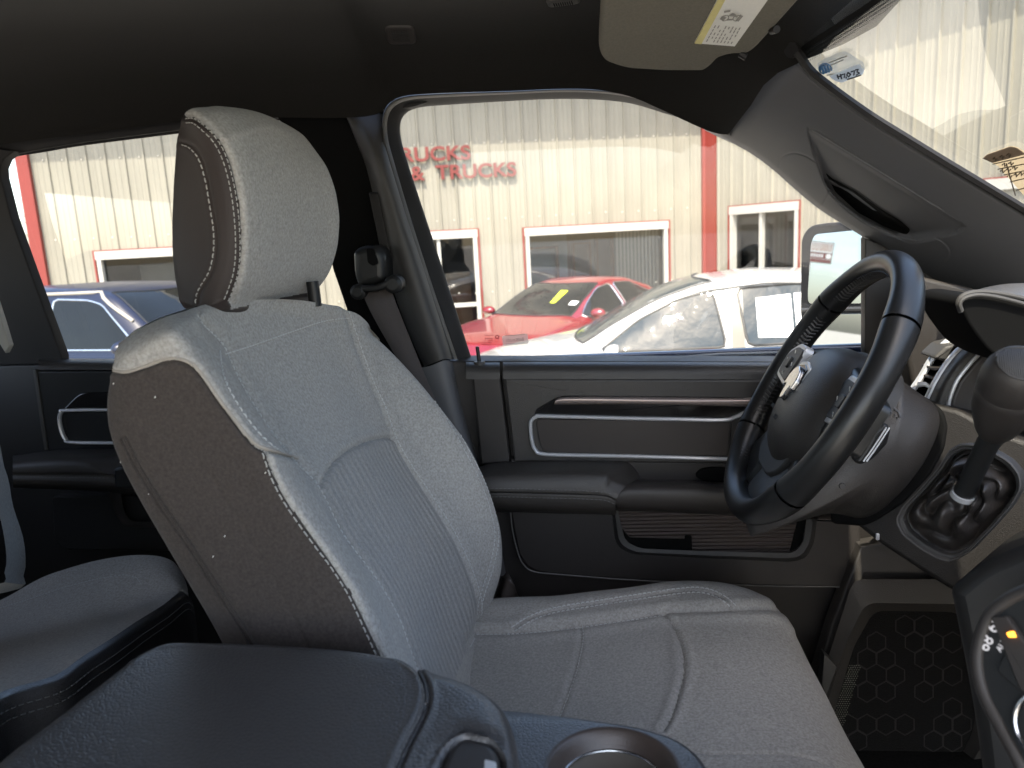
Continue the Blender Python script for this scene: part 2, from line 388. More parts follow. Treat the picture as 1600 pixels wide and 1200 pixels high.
def wallmesh(sa, sb, holes, which, name):
    mb = MB(); xs = sorted({sa, sb}|{h[0] for h in holes}|{h[1] for h in holes})
    for a, b in zip(xs[:-1], xs[1:]):
        hs = [h for h in holes if h[0] <= a+1e-6 and h[1] >= b-1e-6]
        bands = [(0, ZT)] if not hs else [(0, hs[0][2]), (hs[0][3], ZT)]
        for z0, z1 in bands:
            if z1-z0 < .01: continue
            pr = ribprof(a, b)
            zs = np.linspace(z0, z1, 5)
            mb.grid(np.array([[W(s, z, h, which) for z in zs] for s, h in pr]), flip=True)
    return mb.build(name, M['siding'], bld, smooth=False)
wallmesh(sL, 0, wins1, 1, 'wall'); wallmesh(0, 9.0, [win2], 2, 'wall')
def bx(mb, s0, s1, z0, z1, o0, o1, which=1):   # box standing on the wall
    V = [W(s, z, o_, which) for s in (s0, s1) for z in (z0, z1) for o_ in (o0, o1)]
    mb.add(V, [(0, 1, 3, 2), (4, 6, 7, 5), (0, 4, 5, 1), (2, 3, 7, 6), (0, 2, 6, 4), (1, 5, 7, 3)])
def window(h, which, mull=(), name='window', trans=()):
    a, b, z0, z1 = h; f = MB(); t = .085
    bx(f, a-t*.2, b+t*.2, z1-t*1.3, z1+.03, -.10, .05, which)
    bx(f, a, a+t*.8, z0, z1-t*1.3, -.10, .045, which); bx(f, b-t*.8, b, z0, z1-t*1.3, -.10, .045, which)
    if z0 > .1: bx(f, a, b, z0-.05, z0+.05, -.10, .055, which)
    for q in mull: bx(f, a+(b-a)*q-.03, a+(b-a)*q+.03, z0, z1, -.09, .02, which)
    for q in trans: bx(f, a, b, z0+(z1-z0)*q-.035, z0+(z1-z0)*q+.035, -.088, .022, which)
    fr = f.build(name, M['wtrim'], bld, smooth=False)
    r = MB(); e = .018
    bx(r, a-.05, b+.05, z1+.03, z1+.03+e, -.02, .046, which); bx(r, a-.05, a-.02, z0, z1+.03, -.02, .044, which); bx(r, b+.02, b+.05, z0, z1+.03, -.02, .044, which)
    r.build('trim', M['red'], fr, smooth=False)
    p = MB(); p.add([W(a, z0, -.06, which), W(b, z0, -.06, which), W(b, z1, -.06, which), W(a, z1, -.06, which)], [(0, 1, 2, 3)])
    p.build('pane', M['eglass'], fr, smooth=False)
    q = MB()                                # the room behind
    d = -3.2; V = [W(s, z, o_, which) for s in (a-.4, b+.4) for z in (max(z0-.6, .02), z1+.25) for o_ in (-.12, d)]
    q.add(V, [(0, 1, 3, 2), (4, 6, 7, 5), (0, 4, 5, 1), (2, 3, 7, 6), (1, 5, 7, 3)]); q.build('room', M['room'], fr, smooth=False)
    return fr
fr = window(wins1[0], 1)
i_ = MB(); a, b, z0, z1 = wins1[0]; bx(i_, a+.35, a+1.0, z0, z1-.25, -1.2, -.9); i_.build('cabinet', M['room'], fr, smooth=False)
i_ = MB(); bx(i_, a+1.35, a+1.43, z0, z1, -.5, -.42); i_.build('post', M['wood'], fr, smooth=False)
fr = window(wins1[1], 1, mull=()); a, b, z0, z1 = wins1[1]
M['bluewall'] = mat('pale_blue_wall', (.26, .36, .42), .8, var=.05)
i_ = MB(); bx(i_, a-.3, a+1.15, z0-.3, z1+.2, -2.2, -2.1); i_.build('inner_wall', M['bluewall'], fr, smooth=False)
i_ = MB()
for q0, q1, zz in ((a+.15, a+.93, z1-.38), (a+1.22, a+1.62, z1-.33), (a+1.72, a+2.1, z1-.25)):
    bx(i_, q0, q0+.05, z0, zz, -2.02, -1.9); bx(i_, q1-.05, q1, z0, zz, -2.02, -1.9); bx(i_, q0, q1, zz, zz+.05, -2.02, -1.9)
i_.build('inner_frame', M['wood'], fr, smooth=False)
i_ = MB()
for q in np.arange(a+1.75, b-.05, .07): bx(i_, q, q+.045, z0, z1-.1, -.35, -.33)
i_.build('blind', mat('grey_blind', (.30, .29, .25), .7, var=.05), fr, smooth=False)
fr = window(door1, 1, mull=(.36,), name='entry_door', trans=(.42,)); a, b, z0, z1 = door1
i_ = MB(); bx(i_, a+.5, b-.1, .1, z1-.75, -1.0, -.92); i_.build('inner_wall', M['wood'], fr, smooth=False)
fr = window(win2, 2, mull=(.46,)); a, b, z0, z1 = win2
p_ = MB(); bx(p_, sL-.04, sL+.15, 0, ZT, -.1, .09); p_.build('corner_post', M['red'], bld, smooth=False)
sx_ = wp(1098, 250)[0]; sx2 = wp(1116, 250)[0]
p_ = MB(); bx(p_, wp(1095, 250)[0], .09, 0, ZT, -.06, .085); bx(p_, -.05, .30, 0, ZT, -.02, .07, 2); p_.build('corner_post', M['red'], bld, smooth=False)
p_ = MB(); bx(p_, sL-.3, .4, ZT, ZT+.18, -.3, .84); p_.build('eave', M['wtrim'], bld, smooth=False)
p_ = MB(); bx(p_, -.2, 9.2, ZT+.02, ZT+.2, -.3, .35, 2); p_.build('eave', M['wtrim'], bld, smooth=False)
p_ = MB(); bx(p_, sL, .1, ZT+.05, ZT+.1, -9, -.3); bx(p_, sL-.05, sL-.02, 0, ZT, -9, -.05); p_.build('roof', M['wtrim'], bld, smooth=False)
# small red framed door far along the wing
s0, z0 = wp(1546, 262, 2); s1, z1 = wp(1640, 262, 2)
z0 = 2.45
fr = window((s0, s0+.95, .0, z0), 2, name='side_door')
mb = MB(); rg = random.Random(8)
for z in (1.15, 2.45, 3.75):
    for k in range(int(sL/.305), 0, 1):
        c = W(k*.305-.05, z+rg.uniform(-.01, .01), .004); mb.box(c, (.022, .016, .022))
mb.build('screws', M['asphalt'], bld)['kind'] = 'stuff'
# letters on the wall
def wtext(s_, px, py, px2, capx, which=1):   # text centred between two pixels on the wall
    sa, za = wp(px, py); sb, zb = wp(px2, py); 
    return sa, sb, za
for s_, xa, xb, yc in (('TRUCKS', 603, 735, 244), ('&  TRUCKS', 641, 806, 271)):
    sa, za = wp(xa, yc+ (0)); sb, zb = wp(xb, yc-3); 
    Mx = frame(W((sa+sb)/2, (za+zb)/2, .06), d1, (0, 0, 1))
    o = text('sign_letters', s_, .33, Mx, M['letter'], bld, ext=.02, bold=.008)
    me = o.data; co = np.array([v.co[:] for v in me.vertices]); r = (co+W0-W0)@d1; wd = r.max()-r.min()
    k = (sb-sa)/wd; mid = (r.max()+r.min())/2
    for v in me.vertices:
        c = np.array(v.co[:]); t = (c@d1-mid); v.co = Vector(c+d1*t*(k-1))
# ---------------------------------------------------------------- cars
def carpaint(name, c, rough=.25, metal=0.0): return mat(name, c, rough, metal=metal, spec=.5, coat=.7, var=.02, vscale=2)
M['cglass'] = mat('car_glass', (.006, .007, .007), .03, spec=.26, coat=0, bump=[('noise', 3.2, .22, .03)])
M['cglass2'] = mat('wavy_car_glass', (.012, .022, .028), .02, spec=.42, coat=0, bump=[('noise', 5.5, .45, .022)])
M['tyre'] = mat('tyre_rubber', (.02, .02, .02), .85, spec=.2, var=.1, vscale=20)
M['alloy'] = mat('alloy', (.5, .5, .5), .3, metal=.9, var=.03)
M['lens'] = mat('lamp_lens', (.55, .56, .58), .08, spec=.8, coat=1, var=.05)
def car(name, label, cat, loc, head, L, Wd, H, paint, prof, belt, wr, glass, trim, sidewins, ws, group=None):
    """prof: (x, z) of the roofline from nose to tail; belt: (x, z) of the shoulder; wr: (x, share) of upper half width"""
    t = thing(name, label, cat, loc, math.atan2(head[1], head[0]), group)
    xs = np.linspace(L/2, -L/2, 150); hw = Wd/2
    zt = np.interp(-xs, [-p[0] for p in prof], [p[1] for p in prof]); zb = np.interp(-xs, [-p[0] for p in belt], [p[1] for p in belt])
    ww = np.interp(-xs, [-p[0] for p in wr], [p[1] for p in wr])*hw
    def smo(a, k=5): 
        p = np.pad(a, k, mode='edge'); return np.convolve(p, np.ones(2*k+1)/(2*k+1), 'valid')
    zt, zb, ww = smo(zt, 3), smo(zb, 4), smo(ww, 4)
    G = []
    for x, a, b, w_ in zip(xs, zt, zb, ww):
        e = abs(x)/(L/2); cap = hw*(1-.22*max(0, (e-.78)/.22)**2.2)*(1 if e < .999 else .98)
        w_ = min(w_, cap-.03); b = min(b, a-.02); z4 = max(b+.02, a-.085)
        half = [(0, a), (.5*w_, a-.006), (.8*w_, a-.018), (.94*w_, a-.04 if a-.04 > z4 else z4+.005), (w_, z4)]
        q6 = (cap-.035, b); half += [((w_*.66+q6[0]*.34)+.010, z4*.66+b*.34), ((w_*.33+q6[0]*.67)+.008, z4*.33+b*.67), q6, (cap-.008, b-.05), (cap, b-.16), (cap-.004, .62), (cap-.02, .45), (cap-.05, .27), (cap*.5, .24)]
        ys = [-p[0] for p in half[::-1]]+[p[0] for p in half[1:]]; zz = [p[1] for p in half[::-1]]+[p[1] for p in half[1:]]
        G.append([(x, y, z) for y, z in zip(ys, zz)])
    mb = MB(); mb.grid(np.array(G)); n_ = len(G[0]); mb.F.append(tuple(range(n_))[::-1]); mb.F.append(tuple((len(G)-1)*n_+j for j in range(n_)))
    body = mb.build('body', paint, t, angle=50, local=True)
    T = BVHTree.FromPolygons([Vector(v) for v in mb.V], mb.F)
    def side(p, sd, off):
        h, n, i, d = T.ray_cast(Vector((p[0], sd*3, p[1])), Vector((0, -sd, 0)))
        return None if h is None else np.array(h)+np.array([0, sd*off, 0])
    def patch(nm, poly, sd, off, m, par, trimr=0, trm=None):
        q = [side(p, sd, off) for p in resamp(poly, 46, True)]; q = [v for v in q if v is not None]
        c = np.mean(q, 0); n0 = len(q); V = list(q); K = 7
        for k in range(1, K):
            for v in q:
                u = v+(c-v)*k/K; s2 = side((u[0], u[2]), sd, off); V.append(u if s2 is None else s2)
        V.append(side((c[0], c[2]), sd, off))
        Fc = [(k*n0+j, k*n0+(j+1) % n0, (k+1)*n0+(j+1) % n0, (k+1)*n0+j) for k in range(K-1) for j in range(n0)]+[((K-1)*n0+j, (K-1)*n0+(j+1) % n0, K*n0) for j in range(n0)]
        o = obj(nm, V, Fc, m, par, smooth=True, angle=180, local=True)
        if trimr:
            tb = MB(); tb.tube(q, trimr, 6, closed=True); tb.build('window_trim', trm, o, local=True)
        return o
    for sd in (-1, 1):
        for poly in sidewins: patch('side_window', rnd(poly, .05), sd, .006, glass, t, .010, trim)
    # windscreen, laid on the surface from above
    (xb0, xt0, wb0, wt0) = ws; rows = []
    for k in range(9):
        f = k/8; x = xb0+(xt0-xb0)*f; w_ = wb0+(wt0-wb0)*f; row = []
        for j in range(13):
            y = w_*(j/12*2-1); h, n, i, d = T.ray_cast(Vector((x-(y/w_)**2*.10, y, 3)), Vector((0, 0, -1)))
            row.append(np.array(h)+np.array(n)*.006)
        rows.append(row)
    o = MB().grid(np.array(rows)).build('windscreen', glass, t, local=True, angle=180)
    rim = rows[0]+[r[-1] for r in rows[1:]]+rows[-1][::-1][1:]+[r[0] for r in rows[::-1]][1:-1]
    tb = MB(); tb.tube(rim, .009, 6, closed=True); tb.build('seal', M['black'], o, local=True)
    for sx in (L*.30, -L*.29):               # wheels
        for sd in (-1, 1):
            yy = sd*(hw-.10); wm = MB(); ang = np.linspace(0, 2*math.pi, 40, endpoint=False)
            ringp = [(.20, .11), (.30, .115), (.335, .08), (.335, -.08), (.30, -.10)]
            wm.grid(np.array([[(sx+r*math.cos(a), yy+sd*h_, .335+r*math.sin(a)) for r, h_ in ringp] for a in ang]), cu=True, flip=sd < 0)
            wh = wm.build('wheel', M['tyre'], t, local=True)
            rm = MB(); rm.grid(np.array([[(sx+r*math.cos(a), yy+sd*h_, .335+r*math.sin(a)) for r, h_ in ((.0, .09), (.05, .09), (.19, .06+.02*(k % 4 < 2)), (.215, .112))] for k, a in enumerate(ang)]), cu=True, flip=sd < 0)
            rm.build('rim', M['alloy'], wh, local=True)
            ar = MB(); ar.tube([(sx+.37*math.cos(a), sd*(hw+.001), .335+.37*math.sin(a)) for a in np.linspace(-.2, math.pi+.2, 24)], .022, 6); ar.build('wheel_arch', M['black'], t, local=True)
    for sd in (-1, 1):                       # lamps
        patch('headlight', rnd([(L*.485, belt[0][1]-.10), (L*.40, belt[0][1]-.02), (L*.39, belt[0][1]-.09), (L*.47, belt[0][1]-.20)], .03), sd, .006, M['lens'], t)
    return t, T, patch, side
def mirror_pod(t, x, y, z, sd, paint, s_=1):
    mb = MB(); c = np.array([x, y+sd*.12*s_, z])
    u = np.linspace(0, math.pi, 9); v = np.linspace(0, 2*math.pi, 16, endpoint=False)
    G = np.array([[c+np.array([.085*s_*np.cos(a), .115*s_*np.sin(a)*np.cos(b), .072*s_*np.sin(a)*np.sin(b)*(1 if np.sin(b) > 0 else .8)]) for b in v] for a in u]); G[..., 0] = np.maximum(G[..., 0], x-.03)
    mb.grid(G, cv=True); p = mb.build('side_mirror', paint, t, local=True)
    st = MB(); st.tube([(x+.02, y-sd*.03, z-.06*s_), (x+.01, y+sd*.07*s_, z-.03*s_)], .022*s_, 8, flat=.6); st.build('stalk', M['black'], p, local=True)
r03 = np.array([r0[0], r0[1], 0]); f03 = np.array([-math.sin(YAW), math.cos(YAW), 0])
def place(px, py, z, head, loc):            # where the car's origin is, so that its local point stands at that pixel
    p = Z(px, py, z); hd = np.array([head[0], head[1]])/np.hypot(head[0], head[1]); s_ = np.array([-hd[1], hd[0]])
    return (p[0]-hd[0]*loc[0]-s_[0]*loc[1], p[1]-hd[1]*loc[0]-s_[1]*loc[1], 0)
# white crossover
wpaint = carpaint('white_car_paint', (.33, .32, .305)); hd = -r03*math.cos(R_(9))+f03*math.sin(R_(9))
prof = [(2.35, .70), (2.28, .93), (1.9, 1.045), (1.35, 1.14), (1.06, 1.20), (.85, 1.34), (.45, 1.55), (.1, 1.655), (-.4, 1.70), (-1.0, 1.67), (-1.6, 1.56), (-2.0, 1.40), (-2.25, 1.12), (-2.35, .8)]
belt = [(2.35, .72), (1.9, .97), (1.1, 1.10), (.5, 1.115), (-1.6, 1.155), (-2.2, 1.08), (-2.35, .8)]
wr = [(2.35, .8), (1.3, .84), (.9, .80), (.3, .70), (-1.2, .70), (-2.0, .72), (-2.35, .8)]
sw = [[(.93, 1.135), (.60, 1.37), (.30, 1.51), (.02, 1.575), (-.06, 1.15)], [(-.22, 1.155), (-.16, 1.58), (-.6, 1.60), (-1.0, 1.575), (-1.02, 1.175)], [(-1.12, 1.18), (-1.10, 1.56), (-1.45, 1.46), (-1.72, 1.22)]]
chr_ = M['chrome']
p0 = Y(935, 549, 6.55); 
wcar, Tw, patch_w, side_w = car('white_crossover', 'white crossover parked side-on just outside the driver window, nose to the left', 'car', place(935, 549, 1.135, hd, (.93, .80)), hd, 4.7, 1.84, 1.70, wpaint, prof, belt, wr, M['cglass2'], M['black'], sw, (1.16, .12, .66, .56), 'parked cars')
mirror_pod(wcar, .80, .86, 1.14, 1, wpaint, 1.0)
pp = MB()
pl_ = rnd([(-.10, 1.12), (-.12, 1.58), (-.20, 1.585), (-.2, 1.12)], .01); patch_w('door_pillar', pl_, 1, .007, mat('taupe_pillar', (.10, .09, .07), .3, var=.05), wcar)
for xx in (.98, -.14, -1.08):
    sm_ = MB(); sm_.tube([side_w((xx, z), 1, .0) for z in np.linspace(.5, 1.08, 12)], .005, 5); sm_.build('door_seam', M['void'], wcar, local=True)
for xx in (.05, -.90):
    sm_ = MB(); sm_.tube([side_w((xx, .98), 1, .03), side_w((xx-.17, .985), 1, .03)], .014, 8); sm_.build('door_handle', wpaint, wcar, local=True)
rr_ = MB(); rr_.tube([side_w((x, np.interp(-x, [-p[0] for p in prof], [p[1] for p in prof])-.075), 1, .02) for x in np.linspace(.35, -1.5, 24)], .012, 6); rr_.build('roof_rail', wpaint, wcar, local=True)
# two sheets in its rear window
q = [side_w(p, 1, .014) for p in ((-.30, 1.505), (-.30, 1.215), (-.56, 1.21), (-.56, 1.525))]
def wl(t, p): 
    a = t.rotation_euler[2]; c, s_ = math.cos(a), math.sin(a); return np.array([p[0]*c-p[1]*s_+t.location[0], p[0]*s_+p[1]*c+t.location[1], p[2]+t.location[2]])
def sheet(name, label, c4, lines, head=None):
    c4 = [wl(wcar, p) for p in c4]; t = thing(name, label, 'paper', c4[1])
    nn = np.cross(c4[1]-c4[0], c4[2]-c4[1]); nn /= np.linalg.norm(nn); nn = nn if nn[1] < 0 else -nn
    V, Fc = slab(c4, nn, .003, .0005); obj('sheet', V, Fc, M['white'], t, smooth=False)
    L_ = MB(); ex = c4[3]-c4[0]; ey = c4[1]-c4[0]
    for (u0, u1, v0, v1) in lines:
        a = [c4[0]+ex*u+ey*v+nn*.002 for u, v in ((u0, v0), (u1, v0), (u1, v1), (u0, v1))]; L_.add(a, [(0, 1, 2, 3)])
    L_.build('print', head, t, smooth=False)
M['bluei'] = mat('blue_ink', (.16, .22, .38), .7, var=.05); M['paleink'] = mat('pale_ink', (.5, .5, .52), .7, var=.05)
sheet('window_sheet', 'white printed price sheet in the rear side window of the white car, left of two', q, [(.3, .72, .09, .12), (.2, .36, .30, .32), (.2, .36, .38, .40), (.2, .22, .30, .40), (.34, .36, .30, .40), (.62, .66, .78, .82)], M['bluei'])
q = [side_w(p, 1, .014) for p in ((-.585, 1.53), (-.585, 1.21), (-.85, 1.21), (-.85, 1.54))]
sheet('window_sheet', 'white printed price sheet in the white car window, right one beside the truck mirror', q, [(.2, .7, .1, .12), (.2, .7, .3, .31)], M['paleink'])
# red sedan
rpaint = carpaint('red_car_paint', (.14, .003, .007)); g_ = R_(50); hd = -r03*math.cos(g_)-f03*math.sin(g_)
prof = [(2.42, .62), (2.35, .78), (1.95, .87), (1.35, .95), (1.0, 1.0), (.80, 1.07), (.40, 1.27), (0.0, 1.41), (-.35, 1.455), (-.8, 1.43), (-1.3, 1.30), (-1.75, 1.13), (-2.2, 1.07), (-2.42, .85)]
belt = [(2.42, .64), (1.9, .83), (1.1, .93), (.4, .95), (-1.4, 1.0), (-2.2, .98), (-2.42, .8)]
wr = [(2.42, .8), (1.3, .86), (.9, .82), (.2, .68), (-1.0, .66), (-1.7, .74), (-2.42, .8)]
sw = [[(.78, .975), (.45, 1.16), (.10, 1.32), (-.20, 1.365), (-.24, .99)], [(-.32, .995), (-.28, 1.37), (-.75, 1.345), (-1.15, 1.20), (-1.35, 1.05), (-1.30, 1.02)]]
rcar, Tr, patch_r, side_r = car('red_sedan', 'glossy red sedan with a yellow tag on its windscreen, parked before the building', 'car', place(828, 489, 1.03, hd, (.90, 0)), hd, 4.85, 1.84, 1.46, rpaint, prof, belt, wr, M['cglass'], chr_, sw, (1.0, .10, .70, .56), 'parked cars')
for sd in (-1, 1): mirror_pod(rcar, .66, sd*.86, 1.02, sd, rpaint, 1.0)
hn, nn, _, _ = Tr.ray_cast(Vector((.50, .22, 3)), Vector((0, 0, -1)))
c = np.array(hn)+np.array(nn)*.012; nn = np.array(nn); ex = np.cross((0, 1, 0), nn)*-1; ey = np.array([0, 1., 0])
hx = np.cross(nn, ey)
tg_ = [c+ey*u*.05*(1.25 if v > 0 else .8)+hx*v*.17 for u, v in ((-1, -1), (1, -1), (1, 1), (-1, 1))]
t = thing('yellow_tag', 'bright yellow paper tag on the windscreen of the red sedan', 'tag', wl(rcar, c)); 
V, Fc = slab([wl(rcar, p) for p in tg_], (wl(rcar, c+nn)-wl(rcar, c)), .003, .0005); obj('paper', V, Fc, mat('fluorescent_yellow', (.62, .72, .02), .6, var=.04), t, smooth=False)
hn, nn, _, _ = Tr.ray_cast(Vector((.62, .56, 3)), Vector((0, 0, -1)))
c = np.array(hn)+np.array(nn)*.012; nn = np.array(nn); hx = np.cross(nn, ey)
t = thing('windscreen_card', 'small white card in the windscreen corner of the red sedan', 'card', wl(rcar, c))
V, Fc = slab([wl(rcar, c+ey*u*.06+hx*v*.05) for u, v in ((-1, -1), (1, -1), (1, 1), (-1, 1))], (wl(rcar, c+nn)-wl(rcar, c)), .003, .0005); obj('paper', V, Fc, M['white'], t, smooth=False)
# dark blue SUV
bpaint = mat('blue_car_paint', (.004, .007, .022), .35, spec=.35, coat=.2, var=.02); g_ = R_(20); hd = r03*math.cos(g_)-f03*math.sin(g_)
prof = [(2.4, .75), (2.32, 1.02), (1.7, 1.14), (1.30, 1.19), (1.10, 1.26), (.80, 1.50), (.48, 1.735), (.2, 1.80), (-.5, 1.825), (-1.6, 1.81), (-2.15, 1.76), (-2.32, 1.5), (-2.4, .8)]
belt = [(2.4, .77), (1.7, 1.06), (1.2, 1.12), (-2.2, 1.15), (-2.4, .8)]
wr = [(2.4, .82), (1.4, .86), (1.0, .84), (.3, .76), (-2.1, .76), (-2.4, .8)]
sw = [[(.93, 1.17), (.60, 1.45), (.40, 1.62), (.20, 1.67), (-.28, 1.69), (-.30, 1.17)], [(-.42, 1.17), (-.40, 1.69), (-1.2, 1.69), (-1.2, 1.19)], [(-1.32, 1.19), (-1.32, 1.68), (-2.0, 1.64), (-2.1, 1.22)]]
bcar, Tb, patch_b, side_b = car('blue_suv', 'dark blue sport utility vehicle outside the rear side window of the truck', 'car', place(226, 545, 1.17, hd, (.93, -.80)), hd, 4.8, 1.86, 1.83, bpaint, prof, belt, wr, M['cglass'], chr_, sw, (1.22, .50, .70, .60), 'parked cars')
for sd in (-1, 1): mirror_pod(bcar, .85, sd*.86, 1.2, sd, bpaint, 1.1)
lc = MB(); lc.tube([side_b((x, 1.745 if x < .3 else 1.745-(x-.3)*.62), -1, .012) for x in np.linspace(-2.0, .78, 30)], .018, 6); lc.build('roof_rail', mat('tan_rail', (.30, .27, .22), .35, var=.04), bcar, local=True)
# wires, far tree, street sign seen in the mirror
t = thing('power_lines', 'thin dark power lines crossing the sky beside the left red corner post', 'power line', (-60, 60, 0))
for (pa, pb) in (((0, 326), (120, 338)), ((0, 337), (120, 346)), ((0, 358), (120, 363)), ((0, 361), (120, 366))):
    a = CAM+ray(-60, pa[1]-6)*70; b = CAM+ray(pb[0], pb[1])*70; mb = MB()
    mb.tube([a*(1-k)+b*k-np.array([0, 0, .5*math.sin(k*math.pi)]) for k in np.linspace(0, 1, 12)], .035, 5); mb.build('wire', M['black'], t)
for px in (-70, 130):
    mb = MB(); b = CAM+ray(px, 340)*70; mb.tube([(b[0], b[1], 0), (b[0], b[1], b[2]+1)], .16, 8); mb.build('utility_pole', M['wood'], t)
def leafy(name, label, loc, h, r, n, cat='tree'):
    t = thing(name, label, cat, loc); mb = MB(); mb.tube([(loc[0], loc[1], 0), (loc[0]+.2, loc[1], h*.55)], [.25, .12], 8)
    rg = random.Random(int(abs(loc[0])*10)); br = []
    for k in range(26):
        a = rg.uniform(0, 6.28); e = rg.uniform(.2, 1.3); L_ = r*rg.uniform(.5, 1); s_ = np.array([loc[0]+.15, loc[1], h*rg.uniform(.35, .55)])
        p1 = s_+np.array([math.cos(a)*math.cos(e), math.sin(a)*math.cos(e), math.sin(e)])*L_; mb.tube([s_, (s_+p1)/2+np.array([0, 0, .1*L_]), p1], [.06, .04, .015], 5); br.append((s_, p1))
    mb.build('trunk', mat('bark', (.09, .07, .05), .9, var=.2), t); lf = MB()
    for k in range(n):
        s_, p1 = rg.choice(br); c = s_+(p1-s_)*rg.uniform(.4, 1.1)+np.array([rg.gauss(0, .16*r) for _ in range(3)]); q = np.array([[rg.gauss(0, 1) for _ in range(3)] for _ in range(2)]); q /= np.linalg.norm(q, axis=1)[:, None]; q *= .045*r
        lf.add([c-q[0], c+q[1], c+q[0], c-q[1]], [(0, 1, 2, 3)])
    lf.build('crown', M['leaf'], t, smooth=False); return t
M['leaf'] = mat('leaf_green', (.06, .085, .03), .8, var=.35, vscale=.9)
c = CAM+ray(40, 418)*60; leafy('bare_tree', 'small sparse tree far off beside the left red corner post', (c[0], c[1], 0), 4.2, 1.5, 900)
c = CAM+ray(20, 430)*52; fs = thing('far_shed', 'low pale roofed shed far off at the left edge of the lot', 'shed', (c[0]-4, c[1], 0))
mb = MB(); mb.box((c[0]-3, c[1], .75), (9, 4, 1.5)); mb.build('wall', mat('shed_wall', (.10, .09, .08), .8, var=.1), fs, smooth=False)
mb = MB(); mb.box((c[0]-3, c[1], 1.62), (9.6, 4.8, .22)); mb.build('roof', M['paper'], fs, smooth=False)
# ================================================================ TRUCK CAB (shell)
cab = thing('truck_cab', 'dark cloth and plastic cab interior of a pickup truck seen from its open passenger side', 'truck cab', (0, .6, 1.2))
def curves(cs, n=120, k=8):                   # cs: list of (list of px points, depth y or list of depths) -> grid rows
    out = []
    for pts, y in cs:
        P = np.array([Y(p[0], p[1], y if np.isscalar(y) else y[i]) for i, p in enumerate(pts)])
        out.append(resamp(cr(P, k), n))
    return np.array(out)
def smoothrows(G, k=4):                       # interpolate across rows
    G = np.asarray(G); return np.stack([cr(G[:, j], k) for j in range(G.shape[1])], 1)
# headliner
H0p = [(-260, 262), (-100, 238), (0, 226), (67, 217), (150, 207), (283, 190), (420, 184), (540, 184), (590, 178), (606, 163), (628, 151), (680, 146), (800, 142), (870, 139), (930, 140), (985, 148), (1040, 164), (1095, 184), (1138, 210)]
H0 = resamp(cr([Y(a, b, 1.205) for a, b in H0p], 6), 160)
e0 = Y(1138, 210, 1.205)[0]; e1 = Y(1241, 86, 1.05); e2 = Z(1372, 0, e1[2]+.045)
offs = [(0, 0), (.004, .012), (.022, .035), (.06, .066), (.12, .09), (.2, .104), (.35, .113), (.6, .120), (1.0, .124), (1.66, .12)]
def xe(y): return np.interp(-y, [-1.205, -1.13, -1.05, -e2[1], .45], [e0, (e0+e1[0])/2-.002, e1[0]+.002, e2[0]+.003, e2[0]+.02])
rows = []
for a, b in offs:
    r = H0.copy(); r[:, 1] -= a; r[:, 2] = r[:, 2]*1.0
    zr = np.interp(a, [0, .25, 1.66], [0, 1, 1])          # away from the rail the roof is level
    r[:, 2] = (H0[:, 2]+b)*(1-zr)+(2.262+b-.025*H0[:, 0])*zr
    f = np.clip((H0[:, 0])/e0, 0, 1); r[:, 0] += f*(xe(1.205-a)-e0)
    fr_ = f**3; zt_ = np.interp(a, [0, .155, .35, 1.66], [H0[-1, 2], e1[2]+.004, e2[2]+.012, e2[2]+.03]); r[:, 2] = r[:, 2]*(1-fr_)+zt_*fr_
    rows.append(r)
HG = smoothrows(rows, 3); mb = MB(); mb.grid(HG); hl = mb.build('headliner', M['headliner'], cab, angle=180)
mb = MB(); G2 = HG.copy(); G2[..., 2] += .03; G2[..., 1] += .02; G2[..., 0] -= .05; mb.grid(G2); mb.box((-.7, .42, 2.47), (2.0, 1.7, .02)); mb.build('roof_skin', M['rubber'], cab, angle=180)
# window surround, front door opening
E0 = [(736, 562), (700, 450), (662, 335), (636, 255), (625, 215), (625, 190), (635, 175), (656, 167), (700, 163), (800, 157), (870, 154), (930, 155), (985, 161), (1040, 177), (1095, 194), (1142, 213)]
E1 = [(715, 562), (672, 435), (640, 335), (615, 250), (606, 215), (606, 185), (617, 166), (642, 156), (690, 152), (800, 147), (870, 144), (930, 145), (985, 152), (1040, 168), (1095, 187), (1140, 210)]
E2 = [(709, 562), (664, 435), (631, 335), (607, 250), (599, 215), (599, 182), (610, 161), (634, 151), (686, 147), (800, 143), (870, 140), (930, 141), (985, 149), (1040, 165), (1095, 185), (1139, 209)]
mb = MB(); mb.grid(smoothrows(curves([(E0, 1.275), (E0, 1.262), (E1, 1.235)], 200), 3)); mb.build('window_seal', M['rubber'], cab, angle=180)
E1b = [(p[0]-1, p[1]-.5) for p in E1]
mb = MB(); mb.grid(smoothrows(curves([(E1, 1.237), (E1b, 1.222), ([((a[0]+b[0])/2, (a[1]+b[1])/2) for a, b in zip(E1, E2)], 1.212), (E2, 1.208), ([(p[0]-1, p[1]-1) for p in E2], 1.225)], 200), 3)); mb.build('weather_strip', M['bpillar'], cab, angle=180)
